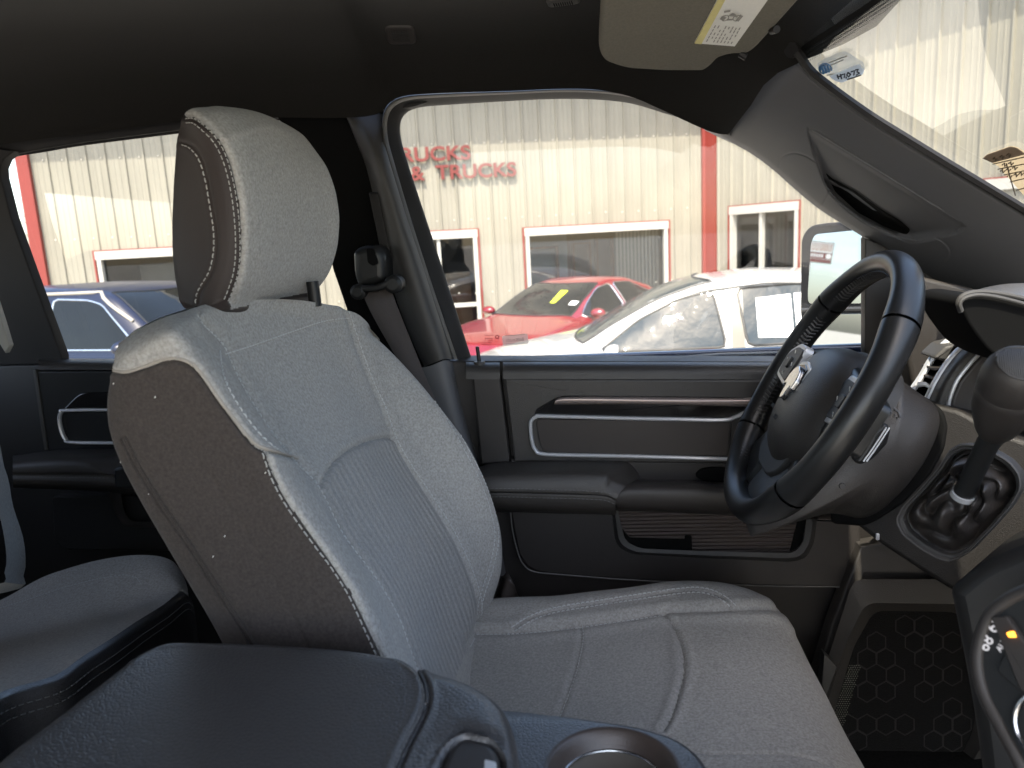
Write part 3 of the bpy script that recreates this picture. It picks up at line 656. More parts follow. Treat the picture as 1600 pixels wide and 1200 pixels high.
# B pillar trim
Pl = [(534, 160), (556, 215), (574, 262), (590, 330), (603, 400), (622, 470), (645, 530), (664, 572)]
Pm1 = [(550, 160), (572, 215), (588, 262), (606, 330), (622, 400), (642, 470), (662, 530), (678, 567)]
Pm2 = [(576, 160), (588, 215), (600, 262), (620, 330), (642, 400), (664, 470), (684, 530), (694, 561)]
Pr = [(598, 160), (600, 215), (610, 258), (633, 335), (656, 405), (677, 470), (697, 530), (707, 562)]
mb = MB(); mb.grid(smoothrows(curves([([(p[0]-2, p[1]) for p in Pl], 1.26), (Pl, 1.225), (Pm1, [1.25, 1.20]+[1.185]*6), (Pm2, [1.25, 1.20]+[1.182]*6), (Pr, [1.26, 1.215]+[1.205]*6), ([(p[0]+1, p[1]) for p in Pr], 1.23)], 60), 5)); mb.build('b_pillar_trim', M['bpillar'], cab, angle=180)
lo1 = [(662, 574), (680, 650), (705, 720), (735, 800), (760, 900)]; lo2 = [(694, 563), (712, 640), (735, 720), (760, 800), (780, 900)]; lo3 = [(708, 566), (724, 640), (748, 720), (772, 800), (792, 900)]
mb = MB(); mb.grid(smoothrows(curves([([(p[0]-60, p[1]) for p in lo1], 1.24), (lo1, 1.19), (lo2, 1.186), (lo3, 1.225)], 30), 4)); mb.build('b_pillar_lower_trim', M['pillar'], cab, angle=180)
# dark inner wall: B pillar cavity, rail over rear window, C pillar
def plate(nm, pts, y, m, th=.02, bev=.002, par=None, rr=0):
    V, Fc = slabY(rnd(pts, rr) if rr else pts, y, th, bev); return obj(nm, V, Fc, m, par if par is not None else cab)
plate('b_pillar', [(425, 170), (600, 170), (612, 250), (640, 335), (672, 435), (708, 562), (700, 1000), (580, 1000), (562, 562), (541, 481), (521, 423), (503, 350), (470, 240)], 1.25, M['void'])
plate('c_pillar', [(-300, 200), (22, 236), (6, 248), (0, 262), (1, 277), (17, 340), (53, 440), (96, 557), (96, 568), (-300, 590)], 1.235, M['rubber'])
plate('rear_rail', [(-300, 200), (700, 150), (640, 168), (478, 178), (283, 202), (133, 221), (67, 232), (20, 241), (-300, 262)], 1.247, M['rubber'])
plate('door_edge', [(-8, 470), (2, 500), (14, 540), (8, 552), (-6, 530)], 1.10, M['wtrim'], .01)
# A pillar trim with its grab handle hollow
Lw = [(1085, 178), (1138, 213), (1180, 237), (1215, 263), (1250, 294), (1285, 323), (1320, 346), (1372, 378), (1420, 408), (1470, 440), (1540, 480), (1640, 540)]
Up = [(1205, 50), (1241, 87), (1262, 116), (1296, 144), (1352, 184), (1408, 219), (1465, 254), (1520, 287), (1578, 322), (1640, 360), (1700, 395), (1790, 450)]
lowP = resamp(cr([Y(a, b, 1.262) for a, b in Lw], 8), 420); upP = resamp(cr([Y(a, b, 1.07) for a, b in Up], 8), 420)
G = []
for f in np.linspace(0, 1, 150):
    q = lowP*(1-f)+upP*f; bul = math.sin(math.pi*min(1, f*1.02))**.7
    q = q.copy(); q[:, 1] -= .045*bul*(1-f*.5); lead = np.clip((1152-proj(q)[:, 0]-(0)+f*100)/40, 0, 1); q[:, 1] += .03*lead
    G.append(q)
G = np.array(G); G = np.concatenate([G[:1]+np.array([0, .03, .0]), G, G[-1:]+np.array([0.012, .02, .012])])
px = proj(G.reshape(-1, 3))
dish = rnd([(1264, 200), (1276, 202), (1500, 344), (1508, 354), (1494, 364), (1436, 378), (1407, 373), (1355, 350), (1313, 318), (1290, 288), (1268, 232)], 9)
slot = rnd([(1290, 268), (1300, 277), (1337, 297), (1376, 325), (1407, 343), (1424, 358), (1416, 367), (1380, 352), (1341, 331), (1306, 299)], 5)
ins = inpoly(px, dish); dd = distpl(px, np.vstack([dish, dish[:1]]))
topd = distpl(px, np.array([(1264, 203), (1500, 346)], float))
sm = lambda t: np.clip(t, 0, 1)**2*(3-2*np.clip(t, 0, 1))
lowd = distpl(px, np.array([(1268, 232), (1290, 288), (1313, 318), (1355, 350), (1407, 373), (1436, 378), (1494, 364)], float))
dep = np.where(ins, .004*sm(topd/5)+.030*sm(topd/55)*sm((lowd+2)/16), 0)
si = inpoly(px, slot); sd_ = distpl(px, np.vstack([slot, slot[:1]])); dep += np.where(si, .02*sm(sd_/4), 0)
seams = [np.array(s, float) for s in ([(1264, 200), (1266, 217), (1290, 288), (1313, 318), (1355, 350), (1407, 373), (1436, 378), (1494, 364), (1508, 354)], [(1216, 264), (1222, 246), (1240, 239), (1258, 243), (1274, 252)], [(1285, 322), (1296, 300), (1299, 294)], [(1466, 372), (1482, 384), (1486, 398), (1478, 412)])]
for s in seams: dep += .0035*np.exp(-(distpl(px, cr(s, 6))/1.3)**2)
V = G.reshape(-1, 3).copy(); V[:, 1] += dep
mb = MB(); mb.grid(V.reshape(G.shape)); ap = mb.build('a_pillar_trim', M['pillar'], cab, angle=180)
AT = bvh(ap); q = [hit(AT, *p_) for p_ in slot]; q = [a+b*.0012 for a, b in q if a is not None]; obj('grab_handle_slot', q, [tuple(range(len(q)))], M['void'], ap, smooth=False)
seam = MB(); q = [Y(a, b, y_) for a, b, y_ in ((1138, 211, 1.225), (1165, 180, 1.17), (1195, 148, 1.13), (1222, 115, 1.095), (1240, 88, 1.066))]
# windshield
wsx = upP[:, 0]; rows = []
upW = upP[np.argmin(np.abs(proj(upP)[:, 0]-1241)):]
for t_, dy in ((0, 0), (.2, -.15), (.5, -.5), (.8, -.9), (1, -1.5)):
    q = upW.copy(); q[:, 1] += dy; q[:, 0] += .03*math.sin(math.pi*min(1, -dy/1.5))+.004; q[:, 2] += .02*math.sin(math.pi*min(1, -dy/1.5))+.010
    rows.append(q[::6])
WS = smoothrows(rows, 5); mb = MB(); mb.grid(WS); wsg = mb.build('windshield', M['wsglass'], cab, angle=180)
WT = BVHTree.FromPolygons([Vector(v) for v in mb.V], mb.F)
def wshit(px, py, off=.002):
    d = Vector(ray(px, py)).normalized(); l, n, i, _ = WT.ray_cast(Vector(CAM), d)
    if l is None: return None
    n = np.array(n); n = -n if n@np.array(d) > 0 else n; return np.array(l)+n*off
# black ceramic band with dots, on the glass
band = MB(); gk = np.array(Up, float)
def offpl(pl, d):                              # offset a pixel polyline to its right side (up in the picture)
    pl = np.array(pl, float); t = np.gradient(pl, axis=0); t /= np.linalg.norm(t, axis=1)[:, None]; return pl+np.stack([t[:, 1], -t[:, 0]], 1)*d
U2 = resamp(cr(Up[1:-2], 8), 330)
a_ = [wshit(*p) for p in offpl(U2, -4)]; b_ = [wshit(*p) for p in offpl(U2, 6)]
ok = [i for i in range(len(a_)) if a_[i] is not None and b_[i] is not None]
band.grid(np.array([[a_[i] for i in ok], [b_[i] for i in ok]]))
hd_ = np.array([(1241, 87), (1290, 55), (1345, 19), (1400, -18), (1440, -45)], float); HD = resamp(cr(hd_, 8), 120)
a_ = [wshit(*p) for p in offpl(HD, 6)]; b_ = [wshit(*p) for p in offpl(HD, -3)]
ok = [i for i in range(len(a_)) if a_[i] is not None and b_[i] is not None]
if len(ok) > 2: band.grid(np.array([[a_[i] for i in ok], [b_[i] for i in ok]]))
def dots(line, dists, step, rad):
    for k, dd_ in enumerate(dists):
        q = offpl(line, dd_); L = np.linalg.norm(np.diff(q, axis=0), axis=1).sum(); q = resamp(q, int(L/step))
        r = rad[k]
        for i, p in enumerate(q):
            p = p+(np.array([step/2*(k % 2), 0])); c = wshit(p[0], p[1])
            if c is None: continue
            c2 = [wshit(p[0]+r*math.cos(a), p[1]+r*math.sin(a)) for a in np.linspace(0, 6.28, 6, endpoint=False)]
            if all(v is not None for v in c2): band.add(c2, [tuple(range(6))])
dots(U2, [7.5, 9.6, 11.7, 13.6], 2.6, [1.15, .95, .75, .5])
dots(HD, [-4.6, -7.2, -9.8, -12.4, -15, -17.6, -20.2], 3.2, [1.3, 1.25, 1.1, 1.0, .85, .7, .5])
band.build('frit_band', M['void'], wsg, smooth=False)
gs = MB(); gs.tube([p+np.array([.0, -.012, .002]) for p in upW[::6]], .0055, 6); gs.build('gasket', M['rubber'], cab)
hb = MB(); q = [Y(1236, 84, 1.06)+np.array([0, 0, .004])]+[Z(a, b, e2[2]+.0) for a, b in ((1300, 44), (1372, -3), (1460, -60))]; hb.tube(cr(q, 6), .010, 8); hb.build('header_gasket', M['rubber'], cab)
# glass of the two side windows, floor, firewall, back of cab
def pane(nm, pts, y, par, m=None):
    P = [Y(a, b, y) for a, b in pts]; return obj(nm, P, [tuple(range(len(P)))], m or M['glass'], par, smooth=False)
mb = MB(); mb.box((-.2, .6, 1.17), (2.6, 1.5, .04), bev=.005); mb.build('floor', mat('floor_carpet', (.018, .017, .016), .95, spec=.1, var=.3, vscale=200, bump=[('noise', 500, .6, .003)]), cab)
mb = MB(); mb.box((1.02, .5, 1.75), (.03, 1.7, .9), bev=.005); mb.build('firewall', M['black'], cab)
mb = MB(); mb.box((-1.5, .45, 1.55), (.04, 1.75, .8), bev=.01); mb.box((-1.5, .45, 2.35), (.04, 1.75, .2), bev=.01); mb.box((-1.5, 1.2, 2.1), (.04, .25, .5), bev=.01); mb.build('rear_wall', M['headliner'], cab)
mb = MB(); mb.box((-.3, 1.36, 1.45), (3.4, .03, .78), bev=.01); mb.build('outer_door_skin', carpaint('truck_paint', (.006, .012, .035)), cab)
# unseen passenger-side rear door and dark pane, added to keep light off the rear
mb = MB(); mb.box((-1.0, -.47, 1.52), (1.02, .05, .72), bev=.015); mb.box((-.53, -.46, 2.1), (.09, .06, .52), bev=.015); mb.box((-1.0, -.46, 2.34), (1.02, .06, .12), bev=.015); mb.box((-1.47, -.46, 2.1), (.09, .06, .52), bev=.015); mb.build('added_shade_wall', M['black'], cab)
obj('added_shade_window', [(-1.45, -.47, 1.85), (-.56, -.47, 1.85), (-.56, -.47, 2.3), (-1.45, -.47, 2.3)], [(0, 1, 2, 3)], glassmat('tinted_glass', (.18, .18, .18)), cab, smooth=False)
# kick panel beside the driver's feet
plate('kick_panel', [(1345, 855), (1480, 830), (1640, 900), (1640, 1300), (1180, 1300), (1265, 1090), (1300, 975)], 1.17, M['grain'], .03, .004)
# ---------------------------------------------------------------- speaker-like mesh panel in the footwell
pan = thing('mesh_panel', 'black hexagon-patterned mesh panel in a raised grey plastic frame in the driver footwell', 'panel', Y(1430, 1180, 1.15))
outl = rnd([(1333, 905), (1520, 905), (1580, 1010), (1560, 1190), (1530, 1230), (1260, 1240), (1262, 1130)], [18, 10, 30, 30, 30, 30, 20])
inn = rnd([(1366, 955), (1500, 957), (1530, 1000), (1522, 1140), (1500, 1185), (1462, 1195), (1290, 1190), (1302, 1120), (1335, 1010)], [16, 20, 14, 20, 20, 20, 30, 10, 10])
lip = rnd([(1352, 942), (1520, 944), (1548, 1000), (1542, 1150), (1515, 1200), (1462, 1210), (1272, 1205), (1288, 1115), (1322, 1005)], [18, 22, 14, 20, 20, 20, 30, 10, 10])
rows = [resamp([Y(a, b, yy) for a, b in l], 160, True) for l, yy in ((outl, 1.17), (outl, 1.150), (lip, 1.140), (inn, 1.160))]
mb = MB(); mb.grid(np.array(rows), cv=True); mb.build('frame', M['grain'], pan, angle=35)
V, Fc = slabY(inn, 1.158, .01, .0005); obj('mesh', V, Fc, mat('woven_black', (.012, .011, .011), .85, spec=.2, bump=[('leather', 330, 1, .002)]), pan)
mb = MB(); rg = random.Random(3)
def hexo(cx, cy, r):
    pts = [(cx+r*math.cos(a+math.pi/6), cy+r*math.sin(a+math.pi/6)*1.0) for a in np.linspace(0, 2*math.pi, 7)[:-1]]
    P = [Y(a, b, 1.1575) for a, b in pts]; mb.tube(P, .0010, 5, closed=True)
r = 16.5
for i in range(-1, 11):
    for j in range(-1, 12):
        cx = 1310+i*r*1.80+(j % 2)*r*.9; cy = 952+j*r*1.56
        pts = [(cx+r*math.cos(a), cy+r*math.sin(a)) for a in np.linspace(0, 6.28, 6)]
        if inpoly(pts, inn).all() and rg.random() < .62: hexo(cx, cy, r)
mb.build('hexagon_ridges', mat('hex_ridge', (.020, .017, .016), .7, var=.1), pan)
# perforation dots in the left corner, coloured pale to paint its sun patch
mb = MB()
for i in range(24):
    for j in range(46):
        x_ = 1288+i*3.6+(j % 2)*1.8; y_ = 1040+j*3.3
        if inpoly([(x_, y_)], inn)[0] and (x_-1302) < 38-(y_-1120)*.12 and y_ < 1180 and (x_ < 1345-(y_-1040)*.28):
            c = Y(x_, y_, 1.1565); mb.add([c+np.array([a, 0, b])*.00095 for a, b in ((-1, 0), (0, 1), (1, 0), (0, -1))], [(0, 1, 2, 3)])
mb.build('painted_sun_corner', mat('painted_sun_dot', (.22, .22, .18), .6, var=.05), pan, smooth=False)
plate('door_stop', [(1288, 1022), (1308, 1042), (1290, 1092), (1284, 1070)], 1.12, M['bpillar'], .02, .002)
# ================================================================ DOORS
fd = thing('front_door', 'driver door with padded armrest, chrome-edged trim and map pocket under the window', 'door', Y(1050, 920, 1.2))
def dplate(nm, pts, y, m, th=.02, bev=.002, rr=0, par=None, label=None):
    V, Fc = slabY(rnd(pts, rr) if rr else pts, y, th, bev); return obj(nm, V, Fc, m, par if par is not None else fd, label=label)
pane('window_glass', [(739, 575), (700, 450), (662, 335), (636, 255), (624, 215), (624, 190), (635, 174), (656, 166), (700, 162), (800, 156), (870, 153), (930, 154), (985, 160), (1040, 176), (1095, 193), (1142, 212), (1215, 262), (1285, 322), (1372, 377), (1470, 440), (1470, 575)], 1.285, fd)
# base, sill and panels
dplate('door_base', [(690, 564), (1620, 566), (1620, 800), (1345, 858), (1296, 1010), (1296, 1140), (760, 1140), (700, 800)], 1.222, M['plastic'], .06, .004)
sill = [([(735, 563), (1000, 563), (1560, 566)], 1.27), ([(735, 564), (1000, 564), (1560, 567)], 1.245), ([(737, 567), (1000, 568), (1560, 571)], 1.212), ([(740, 577), (1000, 578), (1560, 581)], 1.196), ([(742, 592), (1000, 593), (1560, 596)], 1.192)]
sa = [([(1, 1) for _ in r[0]], r[1]) for r in sill]
def sillpart(nm, xa, xb, m):
    cs = [([(xa+i*.0, r[0][0][1]), ((xa+xb)/2, r[0][1][1]), (xb, r[0][1][1]+(r[0][2][1]-r[0][1][1])*(xb-1000)/560 if xb > 1000 else r[0][1][1])], r[1]) for r in sill]
    mb = MB(); mb.grid(smoothrows(curves(cs, 20), 4)); mb.build(nm, m, fd, angle=180)
sillpart('sill_cap', 728, 781, M['grain']); sillpart('sill', 786, 1560, M['grain'])
dplate('rear_edge_trim', rnd([(738, 590), (781, 590), (797, 722), (752, 726)], 3), 1.192, M['plastic'], .03, .003)
dplate('upper_panel', [(787, 591), (1560, 595), (1560, 730), (803, 722)], 1.192, M['grain'], .03, .004, 4)
# dished band around the trim
dplate('trim_band', rnd([(874, 618), (1215, 621), (1190, 640), (1140, 655), (834, 652), (836, 640)], [14, 6, 4, 4, 4, 8]), 1.190, M['gloss'], .012, .003)
mb = MB(); mb.grid(smoothrows(curves([([(868, 624), (885, 620), (1000, 620), (1216, 623)], 1.189), ([(868, 626), (885, 622), (1000, 623), (1214, 626)], 1.181), ([(866, 630), (884, 629), (1000, 630), (1200, 634)], 1.181), ([(866, 632), (884, 632), (1000, 632), (1196, 636)], 1.189)], 40), 3)); mb.build('trim_ridge', mat('bronze_trim', (.30, .24, .22), .30, metal=.5), fd, angle=180)
ring = [(1216, 621), (1185, 634), (1150, 651), (1128, 656), (1060, 655), (960, 653), (850, 650), (838, 651), (831, 656), (829, 666), (831, 688), (836, 702), (848, 709), (900, 711), (1000, 713), (1137, 717)]
mb = MB(); mb.tube(cr([Y(a, b, 1.186) for a, b in ring], 8), .0032, 8, flat=1.5, upv=(0, 1, 0)); mb.build('chrome_ring', M['silver'], fd)
dplate('trim_insert', rnd([(837, 655), (1141, 659), (1136, 713), (846, 707)], [8, 2, 2, 16]), 1.186, mat('insert_plastic', (.030, .024, .022), .45, spec=.4, bump=[('noise', 1200, .2, .0003)]), .012, .001)
dplate('switch_panel', rnd([(1143, 656), (1190, 636), (1300, 640), (1300, 720), (1139, 716)], 3), 1.188, M['plastic'], .012, .002)
# door panel below the trim
dplate('mid_panel', [(797, 718), (1420, 724), (1420, 790), (797, 790)], 1.194, M['plastic'], .03, .004, 4)
# armrest
def pad(nm, cs, m, par, n=60, k=4): mb = MB(); mb.grid(smoothrows(curves(cs, n), k)); return mb.build(nm, m, par, angle=180)
ar = pad('armrest', [([(735, 735), (785, 722), (955, 720), (985, 725), (999, 742)], 1.196), ([(735, 737), (785, 726), (950, 724), (978, 731), (996, 748)], 1.165), ([(735, 745), (785, 738), (935, 737), (958, 747), (982, 757)], 1.11), ([(735, 752), (785, 748), (930, 748), (952, 758), (970, 768)], 1.096), ([(735, 768), (785, 767), (900, 770), (945, 773), (963, 780)], 1.09), ([(737, 771), (785, 770), (900, 772), (945, 775), (962, 782)], 1.0955), ([(737, 774), (785, 772), (900, 775), (945, 777), (962, 784)], 1.091), ([(738, 790), (785, 790), (900, 794), (945, 796), (962, 797)], 1.098), ([(738, 798), (785, 798), (900, 802), (945, 803), (962, 804)], 1.13), ([(738, 800), (785, 800), (900, 803), (945, 804), (962, 805)], 1.2)], M['grain'], fd)
st_ = MB(); T_ = bvh(ar)
stitches(st_, T_, np.array([(740, 764.5), (785, 763), (900, 766), (945, 769), (960, 774)], float), r=.0005); stitches(st_, T_, np.array([(740, 777), (785, 776), (900, 779), (945, 781), (960, 787)], float), r=.0005)
st_.build('stitching', M['stitchd'], ar)
pad('pull_handle', [([(966, 762), (972, 754), (990, 750), (1060, 751), (1130, 753), (1280, 758)], 1.196), ([(965, 765), (970, 757), (990, 753), (1060, 754), (1130, 756), (1280, 761)], 1.14), ([(964, 770), (968, 762), (990, 759), (1060, 760), (1130, 762), (1280, 768)], 1.105), ([(963, 778), (966, 774), (990, 772), (1060, 773), (1130, 775), (1280, 782)], 1.095), ([(963, 790), (966, 790), (990, 792), (1060, 794), (1130, 797), (1280, 800)], 1.10), ([(963, 796), (966, 797), (990, 798), (1060, 800), (1130, 803), (1280, 806)], 1.13), ([(963, 797), (966, 798), (990, 799), (1060, 801), (1130, 804), (1280, 807)], 1.2)], M['plastic'], fd)
dplate('handle_recess', rnd([(1086, 744), (1094, 734), (1110, 731), (1250, 735), (1250, 758), (1100, 753)], 5), 1.187, M['void'], .012, .002)
# lower panel with map pocket
low = rnd([(797, 791), (1290, 812), (1345, 812), (1345, 858), (1316, 918), (1184, 915), (1000, 907), (880, 898), (832, 893), (810, 868)], [2, 3, 3, 3, 3, 3, 3, 10, 16, 20])
dplate('lower_panel', low, 1.192, M['plastic'], .03, .003)
mb = MB(); mb.tube([Y(a, b, 1.191) for a, b in cr([(797, 791), (801, 830), (810, 866), (818, 882), (834, 893), (880, 898), (1000, 907), (1184, 915), (1312, 917)], 6)], .0011, 6); mb.build('panel_edge', mat('edge_plastic', (.12, .115, .11), .4, var=.05), fd)
oo = rnd([(956, 797), (1277, 810), (1272, 850), (1258, 873), (1237, 878), (1100, 872), (985, 866), (962, 852)], [3, 3, 20, 12, 12, 10, 14, 20], 6)
ii = rnd([(966, 797), (1260, 810), (1256, 845), (1246, 859), (1237, 864), (1100, 861), (999, 857), (976, 845)], [3, 3, 14, 8, 8, 8, 16, 14], 6)
rows = [resamp([Y(a, b, yy) for a, b in l], 140, True) for l, yy in ((oo, 1.195), (oo, 1.191), ([(p*.6+q*.4) for p, q in zip(resamp(oo, 140, True), resamp(ii, 140, True))], 1.176), (ii, 1.178), (ii, 1.19))]
mb = MB(); mb.grid(np.array(rows), cv=True); pk = mb.build('map_pocket', M['bpillar'], fd, angle=50)
dplate('pocket_liner', ii, 1.1905, mat('ribbed_liner', (.085, .066, .058), .55, bump=[('wz', 48, 1.0, .004)]), .004, .0005, par=pk)
dplate('pocket_slot', rnd([(972, 826), (984, 840), (1070, 843), (1070, 836), (1081, 837), (1082, 861), (1000, 857), (978, 846)], 3), 1.188, M['void'], .004, .001, par=pk)
dplate('pocket_slot', rnd([(1247, 812), (1260, 812), (1254, 846), (1244, 858), (1234, 862)], 3), 1.188, M['void'], .004, .001, par=pk)
# lock pin
lp = MB(); c = Y(749, 566, 1.215); lp.tube([c, c+np.array([-.002, 0, .026])], [.0034, .0030], 12); lk = lp.build('lock_pin', M['black'], fd)
lp = MB(); lp.tube([c+np.array([0, 0, -.004]), c+np.array([0, 0, .0015])], [.011, .009], 20); lp.build('collar', M['grain'], lk)
# sail trim in front of the window glass
dplate('sail_trim', [(1352, 372), (1380, 382), (1450, 420), (1500, 450), (1560, 470), (1560, 640), (1460, 640), (1352, 575)], 1.268, M['grain'], .02, .003)
# outside mirror
mr = MB(); MY = 1.47; M['mhouse'] = mat('mirror_housing', (.014, .013, .013), .6, spec=.15, bump=[('noise', 900, .2, .0004)], var=.05)
mo = rnd([(1250, 372), (1262, 352), (1300, 346), (1385, 352), (1388, 560), (1330, 566), (1290, 562), (1262, 540), (1248, 500)], [10, 14, 20, 10, 10, 10, 20, 20, 20])
Mn = np.array([-.93, -.37, .10]); Mn /= np.linalg.norm(Mn); Mc = Y(1300, 440, MY)
def onm(p, off=0): return onp(p[0], p[1], Mn, Mc)+Mn*off
V, Fc = slab([onm(p) for p in mo], Mn, .07, .008, 4); mh = obj('side_mirror', V, Fc, M['mhouse'], fd)
for pts, nm in (([(1274, 366), (1344, 359), (1350, 380), (1350, 474), (1264, 475), (1263, 460), (1268, 380)], 'mirror_glass'), ([(1258, 492), (1350, 490), (1350, 555), (1310, 556), (1278, 548), (1262, 530)], 'convex_mirror_glass')):
    V, Fc = slab([onm(p, .0015) for p in rnd(pts, 7)], Mn, .001, .0003); obj(nm, V, Fc, mat(nm, (.38, .40, .41), .015, metal=1), mh)
bz = MB(); bz.tube([onm(p, .001) for p in ((1254, 484), (1300, 483), (1356, 482))], .004, 6); bz.build('divider', M['bpillar'], mh)
# what the mirror shows: a sign on its pole far behind the truck
def refl(px, py, dist):
    d = ray(px, py); h = onm((px, py)); d = d/np.linalg.norm(d); r = d-2*(d@Mn)*Mn; return h+r*dist, r
sc, sr = refl(1281, 396, 30)
sg = thing('roadside_sign', 'white and red dealer sign on a grey pole, seen reflected in the outside mirror', 'sign', (sc[0], sc[1], 0))
a1 = refl(1262, 396, 30)[0]; a2 = refl(1302, 396, 30)[0]; hx = (a2-a1); hx[2] = 0; wdt = np.linalg.norm(hx); hx /= wdt
tz = refl(1281, 378, 30)[0][2]; bz_ = refl(1281, 411, 30)[0][2]; nz = -sr.copy(); nz[2] = 0; nz /= np.linalg.norm(nz)
def sbox(u0, u1, v0, v1, o0, o1, m, nm):
    V = [sc*[1, 1, 0]+hx*(u*wdt/2)+nz*o_+np.array([0, 0, bz_+(tz-bz_)*v]) for u in (u0, u1) for v in (v0, v1) for o_ in (o0, o1)]
    return obj(nm, V, [(0, 1, 3, 2), (4, 6, 7, 5), (0, 4, 5, 1), (2, 3, 7, 6), (0, 2, 6, 4), (1, 5, 7, 3)], m, sg, smooth=False)
sbox(-1, 1, .5, 1, -.1, .1, M['white'], 'upper_board'); sbox(-1, 1, 0, .48, -.1, .1, M['red'], 'lower_board')
rgs = random.Random(4); bl = MB()
def sq(u0, u1, v0, v1, o_=.125):
    V = [sc*[1, 1, 0]+hx*(u*wdt/2)+nz*o_+np.array([0, 0, bz_+(tz-bz_)*v]) for u, v in ((u0, v0), (u1, v0), (u1, v1), (u0, v1))]; bl.add(V, [(0, 1, 2, 3)])
for k in range(11):
    u = -.88+k*.165; sq(u, u+rgs.uniform(.05, .09), .58, .92); 
    if k % 2: sq(u, u+.13, .58, .64)
bl.build('faded_letters', mat('faded_red_letter', (.42, .25, .18), .6, var=.1), sg, smooth=False); bl = MB()
for k in range(6):
    u = -.85+k*.2; sq(u, u+.13, .26, .42)
sq(-.9, .95, .17, .185); bl.build('white_letters', M['white'], sg, smooth=False)
mb = MB(); cc_ = sc*[1, 1, 0]+hx*(.72*wdt/2)+nz*.12+np.array([0, 0, bz_+(tz-bz_)*.34]); mb.tube([cc_, cc_+nz*.02], [.10, .10], 20); mb.build('round_emblem', M['white'], sg)
mb = MB(); mb.tube([sc*[1, 1, 0]+hx*(u*wdt/2)+nz*.11+np.array([0, 0, z_]) for u, z_ in ((-1, bz_), (1, bz_), (1, tz), (-1, tz))], .018, 6, closed=True); mb.build('sign_frame', M['ink'], sg)
pb_ = sc*[1, 1, 0]+hx*wdt*-.42; mb = MB(); mb.tube([(pb_[0]-nz[0]*.3, pb_[1]-nz[1]*.3, 0), (pb_[0]-nz[0]*.3, pb_[1]-nz[1]*.3, tz)], .14, 10); mb.build('pole', M['silver'], sg)
# ---------------------------------------------------------------- rear door
rd = thing('rear_door', 'rear cab door in shadow with chrome-edged trim and armrest, behind the driver seat', 'door', Y(150, 900, 1.2))
def rplate(*a, **k): k['par'] = k.get('par', rd); return dplate(*a, **k)
pane('window_glass', [(96, 570), (53, 440), (17, 340), (1, 277), (0, 262), (6, 248), (22, 236), (67, 231), (133, 220), (283, 200), (480, 176), (500, 240), (515, 350), (530, 423), (543, 481), (565, 570)], 1.285, rd)
rw = MB(); rw.tube(cr([Y(a, b, 1.262) for a, b in ((97, 560), (53, 441), (17, 341), (2, 278), (2, 262), (8, 250), (24, 241), (67, 234), (133, 223), (283, 204), (470, 180))], 6), .0045, 6); rw.build('window_seal', M['rubber'], rd)
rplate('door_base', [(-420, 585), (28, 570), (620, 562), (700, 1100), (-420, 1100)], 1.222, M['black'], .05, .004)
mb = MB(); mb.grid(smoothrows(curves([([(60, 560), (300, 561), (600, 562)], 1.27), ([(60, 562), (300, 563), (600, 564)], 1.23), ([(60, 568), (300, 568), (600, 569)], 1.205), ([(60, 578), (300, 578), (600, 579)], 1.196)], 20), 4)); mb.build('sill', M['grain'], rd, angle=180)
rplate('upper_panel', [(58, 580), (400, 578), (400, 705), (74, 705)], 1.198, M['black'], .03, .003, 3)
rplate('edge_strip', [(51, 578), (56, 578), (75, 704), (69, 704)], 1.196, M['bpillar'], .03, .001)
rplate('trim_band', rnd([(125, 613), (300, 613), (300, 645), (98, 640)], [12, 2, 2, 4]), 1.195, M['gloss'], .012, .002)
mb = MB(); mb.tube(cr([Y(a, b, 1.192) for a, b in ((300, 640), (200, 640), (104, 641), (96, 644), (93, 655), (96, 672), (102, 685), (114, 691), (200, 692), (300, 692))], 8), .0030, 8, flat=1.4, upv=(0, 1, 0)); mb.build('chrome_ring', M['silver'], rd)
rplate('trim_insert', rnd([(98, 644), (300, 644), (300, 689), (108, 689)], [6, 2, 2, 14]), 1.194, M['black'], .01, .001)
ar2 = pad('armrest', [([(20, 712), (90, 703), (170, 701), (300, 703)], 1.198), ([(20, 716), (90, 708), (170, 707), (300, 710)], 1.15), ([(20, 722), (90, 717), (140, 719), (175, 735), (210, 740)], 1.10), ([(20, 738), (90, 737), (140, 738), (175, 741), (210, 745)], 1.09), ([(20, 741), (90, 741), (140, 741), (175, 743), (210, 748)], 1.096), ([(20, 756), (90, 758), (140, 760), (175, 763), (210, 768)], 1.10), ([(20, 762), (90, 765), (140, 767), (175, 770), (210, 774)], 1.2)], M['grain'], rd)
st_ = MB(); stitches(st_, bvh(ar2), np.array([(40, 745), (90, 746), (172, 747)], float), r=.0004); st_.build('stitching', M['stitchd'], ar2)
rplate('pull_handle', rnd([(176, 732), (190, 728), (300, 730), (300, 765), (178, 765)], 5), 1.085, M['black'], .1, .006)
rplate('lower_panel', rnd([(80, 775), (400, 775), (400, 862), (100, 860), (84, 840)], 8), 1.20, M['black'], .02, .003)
rows = [resamp([Y(a, b, yy) for a, b in rnd(l, 9)], 60, True) for l, yy in (([(168, 768), (330, 770), (330, 826), (195, 824), (180, 805)], 1.20), ([(168, 768), (330, 770), (330, 826), (195, 824), (180, 805)], 1.19), ([(188, 768), (330, 770), (330, 815), (205, 815), (194, 800)], 1.185), ([(188, 768), (330, 770), (330, 815), (205, 815), (194, 800)], 1.198))]
mb = MB(); mb.grid(np.array(rows), cv=True); mb.build('map_pocket', M['plastic'], rd, angle=50)
